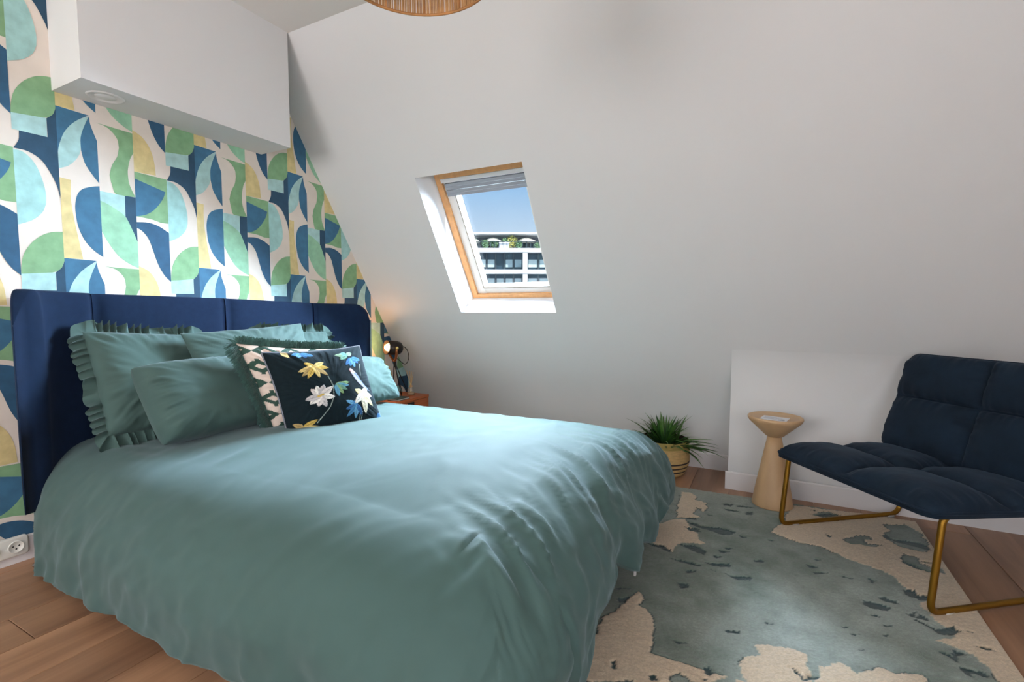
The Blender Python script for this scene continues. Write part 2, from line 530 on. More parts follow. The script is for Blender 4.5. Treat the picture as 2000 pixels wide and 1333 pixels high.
# baseboards with a small chamfered top
def baseboard(name, p0, p1, nrm, h=.107, t=.013):
    p0, p1, nv = Vector(p0), Vector(p1), Vector(nrm)
    pr = [(0, 0), (t, 0), (t, h - .006), (t - .006, h), (0, h)]
    V = [tuple(p + nv * a + Vector((0, 0, b))) for p in (p0, p1) for a, b in pr]
    n = len(pr)
    F = [(i, (i + 1) % n, n + (i + 1) % n, n + i) for i in range(n)] + [tuple(range(n)), tuple(range(n, 2 * n))]
    return struct(name, V, F, M['trim'])
baseboard('baseboard_left', (.0008, YR, 0), (.0008, YB, 0), (1, 0, 0))
baseboard('baseboard_far', (0, YB, 0), (XK, YB, 0), (0, -1, 0))
baseboard('baseboard_knee', (XK - .013, YK, 0), (XR, YK, 0), (0, -1, 0))
baseboard('baseboard_right', (XR, YR, 0), (XR, YK, 0), (-1, 0, 0))

# ---------------------------------------------------------------- the skylight
M['pine'] = mat('varnished_pine', srgb(206, 150, 96), .38, var=.12, vscale=6, stretch=(6, 1, 6))
M['whitewood'] = mat('white_sash', srgb(240, 238, 234), .35)
M['blind'] = mat('grey_blind', srgb(150, 152, 158), .5, var=.04)
M['pane'] = glass_mat('clear_pane', (.97, .985, 1, 1), .04)
def sp(xx, s, d):
    """point on the slope frame: x, distance up the slope from the opening's lower edge, depth outwards"""
    return Vector((xx, sl(WZB), WZB)) + Vector((xx, 0, 0)) * 0 + UPS * s + NRM * d
SLEN = (WZT - WZB) / UPS.z
def sbox(x0, x1, s0, s1, d0, d1):
    o = sp(x0, s0, d0)
    return obox(o, (1, 0, 0), UPS, NRM, x1 - x0, s1 - s0, d1 - d0)
sky = struct('window_1', *join(sbox(WX0 + .002, WX0 + .045, .002, SLEN - .002, DEP, DEP + .10), sbox(WX1 - .045, WX1 - .002, .002, SLEN - .002, DEP, DEP + .10)), M['pine'])
ORG[sky.name] = Vector((0, 0, 0))
mesh('frame_head', *sbox(WX0 + .045, WX1 - .045, SLEN - .075, SLEN - .002, DEP - .02, DEP + .10), M['pine'], sky, False)
mesh('frame_sill', *sbox(WX0 + .045, WX1 - .045, .002, .032, DEP, DEP + .10), M['pine'], sky, False)
sx0, sx1, s0, s1 = WX0 + .045, WX1 - .045, .032, SLEN - .075
mesh('sash_rail', *sbox(sx0, sx1, s0, s0 + .05, DEP + .025, DEP + .085), M['whitewood'], sky, False)
mesh('sash_rail', *sbox(sx0, sx1, s1 - .05, s1, DEP + .025, DEP + .085), M['whitewood'], sky, False)
mesh('sash_stile', *sbox(sx0, sx0 + .07, s0, s1, DEP + .022, DEP + .085), M['whitewood'], sky, False)
mesh('sash_stile', *sbox(sx1 - .07, sx1, s0, s1, DEP + .022, DEP + .085), M['whitewood'], sky, False)
mesh('glazing_bead', *join(sbox(sx0 + .064, sx0 + .073, s0 + .045, s1 - .05, DEP + .016, DEP + .022), sbox(sx0 + .064, sx1 - .064, s0 + .043, s0 + .053, DEP + .016, DEP + .025)), mat('grey_seal', srgb(150, 140, 125), .6), sky, False)
mesh('pane', *sbox(sx0 + .07, sx1 - .07, s0 + .05, s1 - .05, DEP + .05, DEP + .056), M['pane'], sky, False)
mesh('blind_rail', *join(sbox(sx0 + .005, sx1 - .005, s1 - .03, s1 - .004, DEP - .012, DEP + .02)), mat('white_aluminium', srgb(226, 226, 226), .35), sky, False)
bp_ = []
for k in range(4):
    bp_.append(sbox(sx0 + .02, sx1 - .02, s1 - .06 - .022 * k, s1 - .04 - .022 * k, DEP - .006 + .004 * (k % 2), DEP + .02))
mesh('rolled_blind', *join(*bp_), M['blind'], sky, False)
mesh('vent_latch', *sbox((sx0 + sx1) / 2 - .02, (sx0 + sx1) / 2 + .02, SLEN - .04, SLEN - .018, DEP - .03, DEP - .018), mat('grey_latch', srgb(150, 140, 130), .4, metal=.6), sky, False)
mesh('hinge_plate', *sbox(sx0 - .002, sx0 + .02, SLEN - .06, SLEN - .03, DEP - .004, DEP + .0), mat('steel_plate', srgb(120, 112, 105), .4, metal=.7), sky, False)

# ---------------------------------------------------------------- the terrace building across the street
BD = Vector((-.4818, .8763, 0))                # away from the camera
BE = Vector((.8763, .4818, 0))                 # to the right
BO = Vector((CAM.x, CAM.y, 0)) + BD * 68
KP = 68 / 955.1 * 1.004
def bpx(px): return (px - 980) * KP
def bpz(py): return 1.083 + (603.3 - py) * KP
def bbox(e0, e1, z0, z1, d0, d1):
    return obox(BO + BE * e0 + BD * d0 + Vector((0, 0, z0)), BE, BD, (0, 0, 1), e1 - e0, d1 - d0, z1 - z0)
M['fac'] = mat('white_render', srgb(226, 226, 228), .8, var=.02)
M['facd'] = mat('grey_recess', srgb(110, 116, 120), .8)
M['facg'] = mat('dark_glass', srgb(46, 66, 80), .12, var=.3, vscale=.6)
M['mull'] = mat('window_mullion', srgb(60, 70, 78), .5)
M['curtain'] = mat('pale_curtain', srgb(176, 196, 200), .8, var=.1, vscale=1.5)
bld = thing('apartment_building', BO, 'white apartment building with a roof terrace, seen through the skylight', 'building')
E0, E1 = bpx(820), bpx(1200)
ZT = bpz(487)
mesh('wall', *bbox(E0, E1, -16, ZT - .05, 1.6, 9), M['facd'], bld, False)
# slabs and piers in front of recessed loggias
zfl = [(487, 494.5), (528, 535.5), (563, 572)]
for a, b in zfl: mesh('floor_slab', *bbox(E0, E1, bpz(b), bpz(a), -.2, 2.0), M['fac'], bld, False)
piers = [(894, 933), (1021, 1030), (1140, 1150)]
for a, b in piers:
    mesh('pier', *bbox(bpx(a), bpx(b), -16, bpz(490), -.1, 1.7), M['fac'], bld, False)
rows = [(494.5, 528), (535.5, 563), (572, 600)]
for ri, (a, b) in enumerate(rows):
    for (p, q) in ((933, 1021), (1030, 1140)):
        w = mesh('window', *bbox(bpx(p), bpx(q), bpz(b), bpz(a), 1.3, 1.5), M['facg'], bld, False)
        n = 5
        for k in range(n + 1):
            c = p + (q - p) * k / n
            mesh('mullion', *bbox(bpx(c) - .09, bpx(c) + .09, bpz(b), bpz(a), 1.1, 1.3), M['mull'], w, False)
        for k in range(n):
            if (k + ri) % 3 == 2 and ri == 0: continue
            c = p + (q - p) * (k + .12) / n; c2 = p + (q - p) * (k + .88) / n
            top = a + (b - a) * (.38 if ri == 0 else .3)
            mesh('curtain', *bbox(bpx(c), bpx(c2), bpz(b - (6 if ri == 0 else 0)), bpz(top), 1.18, 1.3), M['curtain'], w, False)
# loggia balustrades of glass, terrace back wall, roof line extended as a slab to shade the terrace
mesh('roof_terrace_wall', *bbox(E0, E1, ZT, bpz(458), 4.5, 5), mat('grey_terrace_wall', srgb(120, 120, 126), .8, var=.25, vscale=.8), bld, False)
mesh('roof_shade_slab', *bbox(E0, E1, bpz(458.5), bpz(455), .6, 9), M['fac'], bld, False)
for k in range(9):
    c = 905 + k * 19
    mesh('terrace_window', *bbox(bpx(c), bpx(c + 11), ZT + .1, bpz(465), 4.35, 4.5), M['facg'], bld, False)
# balustrade posts on the terrace
for k in range(24):
    e = bpx(905) + k * .55
    mesh('railing_post', *bbox(e, e + .05, ZT, ZT + .9, .0, .05), M['mull'], bld, False)
mesh('handrail', *bbox(bpx(900), bpx(1110), ZT + .88, ZT + .94, -.02, .07), M['mull'], bld, False)
def building_part_thing(name, e, d, z, label, cat, group=None):
    return thing(name, BO + BE * e + BD * d + Vector((0, 0, z)), label, cat, group)
M['canvas'] = mat('cream_canvas', srgb(240, 232, 214), .8)
for k, (px, wpx, lab) in enumerate([(922, 32, 'cream parasol at the left end of the roof terrace outside'), (963, 38, 'cream parasol above the green shrubs on the roof terrace outside'), (1029, 40, 'cream parasol right of the yellow-green tree on the roof terrace')]):
    e, d = bpx(px), 2.0
    t = building_part_thing('terrace_parasol', e, d, ZT, lab, 'parasol', 'parasols on the roof terrace')
    c = BO + BE * e + BD * d
    r = wpx * KP / 2
    v, f = lathe([(r, 1.12), (r * .98, 1.2), (r * .6, 1.5), (r * .25, 1.68), (.03, 1.75)], c.x, c.y, ZT, 8)
    mesh('canopy', v, f, M['canvas'], t, False)
    v, f = lathe([(.04, 0), (.04, 1.6)], c.x, c.y, ZT, 8)
    mesh('pole', v, f, M['mull'], t)
M['shrub'] = mat('terrace_shrub_leaf', srgb(92, 124, 84), .7, var=.35, vscale=3)
M['shrub2'] = mat('terrace_tree_leaf', srgb(176, 172, 92), .7, var=.25, vscale=3)
def shrub(name, px, r, h, d, mt, lab, seed):
    e = bpx(px); c = BO + BE * e + BD * d
    t = building_part_thing(name, e, d, ZT, lab, 'shrub' if r < 1 else 'tree', 'plants on the roof terrace')
    rs = random.Random(seed)
    V, F = [], []
    for k in range(420):
        a, b, q = rs.random() * 6.28, math.acos(rs.uniform(-1, 1)), rs.random() ** .33
        ctr = Vector((c.x + r * q * math.sin(b) * math.cos(a), c.y + r * q * math.sin(b) * math.sin(a), ZT + h * .55 + h * .45 * q * math.cos(b)))
        u = Vector((rs.uniform(-1, 1), rs.uniform(-1, 1), rs.uniform(-1, 1))).normalized() * .13
        w = u.orthogonal().normalized() * .07
        n = len(V); V += [tuple(ctr - u), tuple(ctr + w), tuple(ctr + u), tuple(ctr - w)]; F.append((n, n + 1, n + 2, n + 3))
    fo = mesh('foliage', V, F, mt, t, False); fo['kind'] = 'stuff'
    v, f = lathe([(.05, 0), (.04, h * .6)], c.x, c.y, ZT, 8)
    mesh('stem', v, f, M['mull'], t)
for k, (px, r, h, mt, lab) in enumerate([(948, .55, 1.3, 'shrub', 'green shrub left of the middle parasol on the roof terrace'), (966, .6, 1.5, 'shrub', 'green shrub under the middle parasol on the roof terrace'),
        (987, .5, 1.6, 'shrub', 'green shrub behind the white planter on the roof terrace'), (1000, .9, 1.95, 'shrub2', 'yellow-green small tree between two parasols on the roof terrace'),
        (1014, .45, 1.2, 'shrub', 'dark green shrub right of the yellow-green terrace tree'), (1050, .5, 1.0, 'shrub', 'green shrub at the right end of the roof terrace')]):
    shrub('terrace_tree' if mt == 'shrub2' else 'terrace_shrub', px, r, h, 1.2 + .4 * (k % 2), M[mt], lab, k)
e = bpx(985)
t = building_part_thing('terrace_planter', e, .6, ZT, 'white box planter behind the terrace railing', 'planter')
mesh('box', *bbox(e - .7, e + .7, ZT, ZT + .75, .3, .9), M['fac'], t, False)
mesh('rim', *bbox(e - .74, e + .74, ZT + .75, ZT + .85, .26, .94), M['fac'], t, False)

# ================================================================ the bed
M['navyfab'] = mat('navy_upholstery', srgb(18, 34, 58), .9, spec=.15, var=.1, vscale=30, bump=.35, bscale=900, sheen=.06, stretch=(1, 1, 1), bdist=.0015, sheen_col=(.5, .65, 1, 1))
M['chrome'] = mat('chrome', srgb(190, 190, 192), .18, metal=1.0)
M['duvet'] = mat('sage_duvet_cotton', srgb(60, 85, 80), .8, var=.04, vscale=3, bump=.12, bscale=1200, sheen=.2, bdist=.001, sheen_col=(.75, .9, 1, 1))
M['pillow'] = mat('sage_pillow_cotton', srgb(60, 85, 80), .8, var=.04, vscale=5, bump=.12, bscale=1200, sheen=.2, bdist=.001, sheen_col=(.75, .9, 1, 1))
M['mattress'] = mat('white_ticking', srgb(220, 218, 214), .9)
YC = -.83
bed = thing('bed', (1.2, YC, 0), 'double bed with winged navy upholstered headboard and short chrome legs', 'bed')

def loft_panel(name, path, ztop, zbot=.27, T=.07, top_round=None, endround=(0, 0)):
    """padded headboard panel: plan path (front face), rounded rectangular section, soft at both ends.
    ztop: function of s in 0..1; top_round: extra drop of the top at a free end"""
    n, mrows = len(path), 44
    P = [Vector((a, b, 0)) for a, b in path]
    V = []
    for i, q in enumerate(P):
        s = i / (n - 1)
        t = (P[min(i + 1, n - 1)] - P[max(i - 1, 0)]).normalized()
        nv = Vector((t.y, -t.x, 0))
        if nv.x < 0: nv = -nv
        e = 1.0
        for side, d in ((0, s), (1, 1 - s)):
            L_ = .12 if not endround[side] else .22
            k = min(1, d / L_)
            e = min(e, (1 - (1 - k) ** 2) ** .5 if endround[side] else .72 + .28 * (1 - (1 - k) ** 2) ** .5)
        e = max(e, .04)
        zt, th = ztop(s), T * e
        for k in range(mrows):
            a = 2 * math.pi * k / mrows
            c, sn = math.cos(a), math.sin(a)
            sq = lambda w, p: math.copysign(abs(w) ** p, w)
            off = sq(c, .35) * th / 2 + (T - th) / 2 * (-1)
            zz = sq(sn, .16)
            zc, hh = (zt + zbot) / 2, (zt - zbot) / 2
            # slight puff of the front face
            puff = .012 * (1 - (2 * s - 1) ** 2) * (1 - zz * zz) if c > 0 else 0
            p = q + nv * (off + puff) + Vector((0, 0, zc + hh * zz))
            V.append(tuple(p))
    F = grid_faces(mrows, n, True)
    F.append(tuple(range(mrows))); F.append(tuple(reversed(range((n - 1) * mrows, n * mrows))))
    return mesh(name, V, F, M['navyfab'], bed)

def lin(a, b, n): return [(a[0] + (b[0] - a[0]) * k / (n - 1), a[1] + (b[1] - a[1]) * k / (n - 1)) for k in range(n)]
def bez(a, b, c, n): return [tuple((1 - t) ** 2 * a[i] + 2 * t * (1 - t) * b[i] + t * t * c[i] for i in (0, 1)) for t in [k / (n - 1) for k in range(n)]]
HX = .065
loft_panel('headboard_panel', lin((HX, -1.440), (HX, -.826), 24), lambda s: 1.152 - .010 * s)
loft_panel('headboard_panel', lin((HX, -.820), (HX, -.215), 24), lambda s: 1.142 - .020 * s)
def zl(s):   # near wing, path runs from the free end to the seam
    d = min(1, s / .16); return 1.02 + .142 * (1 - (1 - d) ** 2.2) ** .5 - .008 * s
loft_panel('headboard_wing', list(reversed(bez((HX, -1.446), (HX + .03, -1.70), (.255, -1.722), 30))), zl, endround=(1, 0), T=.085)
def zr(s):
    d = min(1, (1 - s) / .30); return 1.00 + .120 * (1 - (1 - d) ** 2.2) ** .5 - .004 * s
loft_panel('headboard_wing', bez((HX, -.209), (HX + .03, .06), (.250, .118), 30), zr, endround=(0, 1), T=.085)
v, f = box(.11, 2.26, -1.60, -.06, .15, .30)
mesh('bed_base', v, f, M['navyfab'], bed, False)
for (lx, ly) in ((.115, -1.685), (.115, .03), (2.22, -1.50), (2.30, -.115), (1.2, -1.5), (1.2, -.16)):
    v, f = lathe([(.026, 0), (.026, .006), (.012, .012), (.011, .05), (.016, .17)], lx, ly, 0, 20)
    mesh('leg', v, f, M['chrome'], bed)
# bracket joining the outermost legs to the base
v, f = box(.105, .125, -1.69, .035, .15, .17)
mesh('leg_bracket', v, f, M['chrome'], bed, False)
# mattress: a rounded slab
def rslab(x0, x1, y0, y1, z0, z1, r=.06, n=10):
    V, F = [], []
    prof = [(r * (1 - math.cos(a)), z1 - r * (1 - math.sin(a))) for a in [math.pi / 2 * k / n for k in range(n + 1)]]
    # ring of plan rounded rectangle inset
    prof = [(0, z0 + .0)] + [(r - r * math.cos(math.pi / 2 * k / n), z1 - r + r * math.sin(math.pi / 2 * k / n)) for k in range(n + 1)]
    m_ = 8
    for ins, z in prof:
        R_ = max(.09 - ins, .005)
        for cx, cy, a0 in ((x1, y1, 0), (x0, y1, 90), (x0, y0, 180), (x1, y0, 270)):
            px = cx - (R_ + ins) * (1 if cx == x1 else -1); py = cy - (R_ + ins) * (1 if cy == y1 else -1)
            for k in range(m_):
                a = math.radians(a0 + 90 * k / (m_ - 1)); V.append((px + R_ * math.cos(a), py + R_ * math.sin(a), z))
    q = 4 * m_
    F = grid_faces(q, len(prof), True) + [tuple(range(len(prof) * q - q, len(prof) * q)), tuple(reversed(range(q)))]
    return V, F
mesh('mattress', *rslab(.13, 2.22, -1.60, -.06, .30, .43), M['mattress'], bed)

# ---------------------------------------------------------------- duvet
DX0, DX1, DY0, DY1 = .10, 2.17, -1.49, -.17
NU, NV = 260, 230
La, Lnear, Lfar = .60, .70, .55
U = np.concatenate([np.linspace(DX0, DX1, 150), DX1 + np.linspace(0, La, NU - 150 + 1)[1:]])
Vv = np.concatenate([DY0 - np.linspace(Lnear, 0, 80)[:-1], np.linspace(DY0, DY1, 90), DY1 + np.linspace(0, Lfar, NV - 90 - 79 + 1)[1:]])
UU, VV = np.meshgrid(U, Vv)
NVr, NUr = UU.shape
QX, QY = np.minimum(UU, DX1), np.clip(VV, DY0, DY1)
du, dv = UU - QX, VV - QY
Lv = np.where(dv < 0, Lnear, Lfar)
tn = np.maximum(du / La, np.abs(dv) / Lv)           # 0..1 across the overhang
ang = np.arctan2(np.abs(dv) / Lv, du / La + 1e-9)   # 0 foot, pi/2 side
cw = np.cos(ang) ** 2; sw = 1 - cw
nx, ny = du.copy(), dv.copy()
ln = np.hypot(nx, ny) + 1e-9
nx, ny = nx / ln, ny / ln
# overhang arc length of the drape there
near = dv < 0
Lside = np.where(near, .62, .46)
# hem height varies: foot hem rises and falls
per = np.where(near, 0, 0) + QX * 1.0 - QY * 1.0 + np.where(near, -1, 1) * ang * .5
hemfoot = .50 + .025 * np.sin(QY * 9 + 1.3) + .03 * np.sin(QY * 21 + .4)
Lr = cw * hemfoot + sw * Lside
# far foot corner is turned up
r = tn * Lr
rh = np.where(near, cw * .25 + sw * (.20 + .11 * np.clip((QX - .1) / .9, 0, 1) ** .7), cw * .25 + sw * .25)
rvv = np.where(near, cw * .24 + sw * .27, cw * .24 + sw * .22)
th = np.minimum(r / ((rh + rvv) / 2), math.radians(93))
rest = np.maximum(0, r - th * (rh + rvv) / 2)
h = rh * np.sin(th) - rest * .05
drop = rvv * (1 - np.cos(th)) + rest
# top shape: soft crown, lower toward the far edge, hollows and puffs
ty = (QY - DY0) / (DY1 - DY0); tx = (QX - DX0) / (DX1 - DX0)
top = .495 + .030 * np.sin(math.pi * np.clip(ty * .9, 0, 1)) - .035 * ty ** 2 + .012 * np.sin(math.pi * tx)
top += .030 * np.exp(-((QX - 1.75) ** 2 / .10 + (QY + 1.25) ** 2 / .10)) + .020 * np.exp(-((QX - 2.0) ** 2 / .06 + (QY + .6) ** 2 / .18))
top -= .022 * np.exp(-((QX - 1.45) ** 2 / .06 + (QY + .75) ** 2 / .16)) + .015 * np.exp(-((QX - .5) ** 2 / .06 + (QY + .8) ** 2 / .5))
X = QX + nx * h; Y = QY + ny * h; Z = top - drop
fl_ = np.clip((tn - .12) / .88, 0, 1)
# hanging folds: s runs along the edge
s = np.where(cw > .5, -QY * 1.0, np.where(near, QX, -QX)) + np.where(near, 1, -1) * (ang - math.pi / 4) * .22
f1 = fbm(s, tn * .35 + 3, 3.2, 11, 3); f2 = fbm(s + tn * .15, tn * .5, 8.0, 12, 3)
ridge = 1 - np.abs(fbm(s - tn * .22, tn * .3 + 9, 4.5, 14, 2)) * 2.2
amp = cw * .065 + sw * np.where(near, .028, .03)
fold = amp * fl_ ** .8 * (f1 * 1.1 + f2 * .55 + .35 * np.clip(ridge, -1, 1)) 
X += nx * fold; Y += ny * fold
Z += .012 * fl_ * f2
# creases gathered over the foot edge and the near corner
wf = np.where(UU > DX1, r, UU - DX1)
wgt = np.where(du > 0, cw, np.clip(1 - tn * 4, 0, 1))
edge = np.exp(-((wf - .10) / .17) ** 2) * wgt
wob = .06 * fbm(UU, VV, 2.0, 20, 2)
cr = 1 - np.abs(fbm(VV + .40 * UU + wob, UU * .18, 12, 21, 2)) * 2.4
cr2 = 1 - np.abs(fbm(VV * 1.0 + .55 * UU + wob, UU * .22, 22, 22, 2)) * 2.4
den = (fbm(UU * .6, VV, 4, 23, 2) > -.25) * 1.0
lift = edge * (.016 * np.clip(cr, -.3, 1) ** 1 + .009 * np.clip(cr2, -.3, 1))
Z += lift * np.clip(1 - th / 1.9, .2, 1); X += lift * np.sin(th) * (du > 0)
# creases fanning out of the near foot corner
wn_ = np.where(VV < DY0, r, DY0 - VV)
edn = np.exp(-((wn_ - .12) / .22) ** 2) * np.clip((UU - 1.5) / .5, 0, 1) * np.where(du > 0, sw, 1)
crn = 1 - np.abs(fbm(UU * 1.0 - VV * .6 + wob, VV * .2, 9, 24, 2)) * 2.2
Z += edn * .006 * np.clip(crn, -.3, 1)
# long flat wrinkles on the top
wr_ = 1 - np.abs(fbm(UU * .9 + VV * .35, VV * .30 - UU * .1, 6.0, 31, 3)) * 2.2
ontop = np.clip(1 - tn * 2.5, 0, 1)
Z += ontop * (.006 * np.clip(wr_, -.4, 1) + .010 * fbm(UU, VV, 2.6, 33, 3))
Z += ontop * .006 * np.exp(-((UU - .45) / .28) ** 2) * fbm(UU * .5, VV * 1.6, 13, 35, 2)
# soft vertical pleats under the pillows at the head end, near side
hd = np.exp(-((QX - .22) / .22) ** 2) * near * np.clip(tn * 2.2, 0, 1)
Y -= hd * .030 * (fbm(UU, VV * .2, 7, 41, 2) + .4)
# diagonal tension creases on the near side
dg = 1 - np.abs(fbm(UU * 1.0 + tn * .45, UU * .2 - tn * .3, 5, 43, 3)) * 2.2
Y -= near * sw * fl_ * .016 * np.clip(dg, -.5, 1)
# hem: near side reaches the floor, the last rows curl under
curl = np.clip((tn - .965) / .035, 0, 1)
X -= nx * curl * .03; Y -= ny * curl * .03; Z += curl * .012
# far foot corner lifts outward a little
fc = np.exp(-((ang - .7) / .5) ** 2) * (~near) * (du > 0) * (np.abs(dv) > 0) * tn
X += fc * .03; Y += fc * .03
Z = np.maximum(Z, .010 + .006 * (1 + fbm(UU, VV, 20, 51, 2)))
Vd = np.stack([X.ravel(), Y.ravel(), Z.ravel()], 1)
duvet = mesh('duvet', Vd, grid_faces(NUr, NVr), M['duvet'], origin=(1.2, YC, 0))
tag(duvet, 'large crumpled sage green duvet draped over the bed down to the floor', 'duvet')
ct = mesh('care_tag', *box(2.405, 2.412, -.77, -.758, .09, .108), M['trim'], duvet, False)

# ---------------------------------------------------------------- pillows
def pillow_grid(TL, TR, BL, BR, thick, n=70, pinch=.05, pw=.5, seed=1, wr=.006, back=.75, sag=.0, flat=2.6):
    """front and back sheets of a stuffed cushion between four corners, u to the right, v up"""
    TL, TR, BL, BR = [np.array(c, float) for c in (TL, TR, BL, BR)]
    t = np.linspace(-1, 1, n)
    t = np.sign(t) * (1 - (1 - np.abs(t)) ** 1.25)
    Ug, Vg = np.meshgrid((t + 1) / 2, (t + 1) / 2)
    a, b = 2 * Ug - 1, 2 * Vg - 1
    a2 = a * (1 - pinch * (1 - b * b)); b2 = b * (1 - pinch * (1 - a * a))
    u, v = (a2 + 1) / 2, (b2 + 1) / 2
    P = ((1 - u) * (1 - v))[..., None] * BL + (u * (1 - v))[..., None] * BR + ((1 - u) * v)[..., None] * TL + (u * v)[..., None] * TR
    nrm = np.cross(BR - BL + TR - TL, TL - BL + TR - BR); nrm /= np.linalg.norm(nrm)
    fa = (1 - np.abs(a) ** flat) * (1 - np.abs(b) ** flat)
    tk = thick * np.clip(fa, 0, 1) ** pw
    tk = tk * (1 + sag * (-b) * .5)
    edge = 1 - np.clip(fa, 0, 1)
    aa = np.arctan2(b, a); rad = np.maximum(np.abs(a), np.abs(b))
    w1 = fbm(aa * 2.2 + 4, rad * .7, 5, seed, 2) * edge * 1.6 + fbm(u * 2 + seed, v * 2, 2.2, seed + 3, 3)
    w2 = 1 - np.abs(fbm(u + .4 * v + seed, v * .5, 4.5, seed + 5, 2)) * 2
    tk2 = tk + (wr * w1 * 1.4 + wr * .7 * np.clip(w2, -.5, 1)) * np.clip(tk / thick * 2, 0, 1)
    front = P + tk2[..., None] * nrm
    backs = P - back * tk[..., None] * nrm
    return front, backs, Ug, Vg, P, nrm
def pillow_mesh(name, front, backs, mt, parent=None, origin=None):
    n = front.shape[0]
    V = np.concatenate([front.reshape(-1, 3), backs[1:-1, 1:-1].reshape(-1, 3)])
    F = grid_faces(n, n)
    m_ = n - 2
    def bi(j, i):
        if j in (0, n - 1) or i in (0, n - 1): return j * n + i
        return n * n + (j - 1) * m_ + i - 1
    for j in range(n - 1):
        for i in range(n - 1):
            F.append((bi(j, i), bi(j + 1, i), bi(j + 1, i + 1), bi(j, i + 1)))
    return mesh(name, V, F, mt, parent, origin=origin)
def border(P, step=1):
    n = P.shape[0]
    idx = [(0, i) for i in range(n)] + [(j, n - 1) for j in range(1, n)] + [(n - 1, i) for i in range(n - 2, -1, -1)] + [(j, 0) for j in range(n - 2, 0, -1)]
    return np.array([P[j, i] for j, i in idx])
def resample(B, k):
    C = np.vstack([B, B[:1]])
    d = np.r_[0, np.cumsum(np.linalg.norm(np.diff(C, axis=0), axis=1))]
    t = np.linspace(0, d[-1], k, endpoint=False)
    return np.stack([np.interp(t, d, C[:, c]) for c in range(3)], 1), d[-1]
def ruffle(parent, P, nrm, width=.055, waves=42, amp=.022, seed=3, mt=None, k=900):
    B, Lb = resample(border(P), k)
    c = B.mean(0)
    tan = np.roll(B, -3, 0) - np.roll(B, 3, 0); tan /= np.linalg.norm(tan, axis=1)[:, None]
    out = np.cross(tan, nrm); out *= np.sign(np.sum(out * (B - c), 1))[:, None]
    out /= np.linalg.norm(out, axis=1)[:, None] + 1e-9
    # smooth the outward direction round the corners
    for _ in range(20): out = (np.roll(out, 1, 0) + np.roll(out, -1, 0) + out) / 3
    s = np.arange(k) / k
    rs = np.random.RandomState(seed)
    ph = np.interp(s, np.linspace(0, 1, 60), np.cumsum(rs.uniform(.15, 2.1, 60)) * waves / 60 * 2 * math.pi)
    am = np.interp(s, np.linspace(0, 1, 90), rs.uniform(.2, 1.6, 90))
    wd = np.interp(s, np.linspace(0, 1, 50), rs.uniform(.8, 1.15, 50))
    rows = []
    for t in np.linspace(0, 1, 7):
        w = width * t * wd
        wave = amp * am * np.sin(ph + .5 * t) * t ** .8
        drp = -.02 * t * t * np.clip(out[:, 2] * -1 + .6, 0, 1)
        q = B + out * (w - .006)[:, None] + nrm * (wave + .004)[:, None] + tan * (.008 * np.cos(ph) * t)[:, None]
        q[:, 2] += drp
        q[:, 2] = np.maximum(q[:, 2], .485)
        rows.append(q)
    V = np.concatenate(rows)
    return mesh('ruffle', V, grid_faces(k, len(rows), True), mt or M['pillow'], parent)

# 1 ruffled pillow against the near side of the headboard
fr, bk, *_r = pillow_grid((.20, -1.535, .985), (.19, -1.05, .945), (.38, -1.535, .545), (.40, -1.04, .52), .10, seed=2, pinch=.03)
p1 = pillow_mesh('ruffled_pillow', fr, bk, M['pillow'], origin=(.3, -1.3, .5))
tag(p1, 'big sage green pillow with a ruffled border, leaning on the headboard nearest the camera', 'pillow')
ruffle(p1, _r[2], _r[3], seed=5)
# 2 plain pillow in front of it
fr, bk, *_r = pillow_grid((.50, -1.49, .835), (.46, -.95, .835), (.64, -1.45, .525), (.64, -.93, .52), .125, seed=8, pinch=.0, pw=.34, wr=.007, flat=3.6)
p2 = pillow_mesh('pillow', fr, bk, M['pillow'], origin=(.55, -1.2, .5))
tag(p2, 'plain sage green pillow lying in front of the big ruffled pillow', 'pillow')
# 3 second ruffled pillow, mostly hidden at the far side
fr, bk, *_r = pillow_grid((.19, -.72, .955), (.19, -.21, .93), (.36, -.72, .52), (.36, -.20, .52), .07, seed=12, pinch=.03)
p3 = pillow_mesh('ruffled_pillow', fr, bk, M['pillow'], origin=(.28, -.45, .5))
tag(p3, 'sage green pillow with ruffled corner peeking out behind the fringed cushion', 'pillow')
ruffle(p3, _r[2], _r[3], seed=9, width=.055)
# 4 plain pillow between them at the back
fr, bk, *_r = pillow_grid((.36, -1.22, .965), (.33, -.52, .995), (.50, -1.17, .60), (.48, -.52, .58), .075, seed=15, pinch=.04, wr=.008)
p4 = pillow_mesh('pillow', fr, bk, M['pillow'], origin=(.42, -.85, .5))
tag(p4, 'plain sage green pillow at the back between the two ruffled pillows', 'pillow')
# 5 plain pillow at the far side, lit by the skylight
fr, bk, *_r = pillow_grid((.52, -.52, .80), (.52, -.06, .755), (.62, -.54, .50), (.63, .0, .485), .085, seed=18, pinch=.0, pw=.36, wr=.006)
p5 = pillow_mesh('pillow', fr, bk, M['pillow'], origin=(.58, -.25, .48))
tag(p5, 'plain pale lit sage green pillow at the far side beside the nightstand', 'pillow')

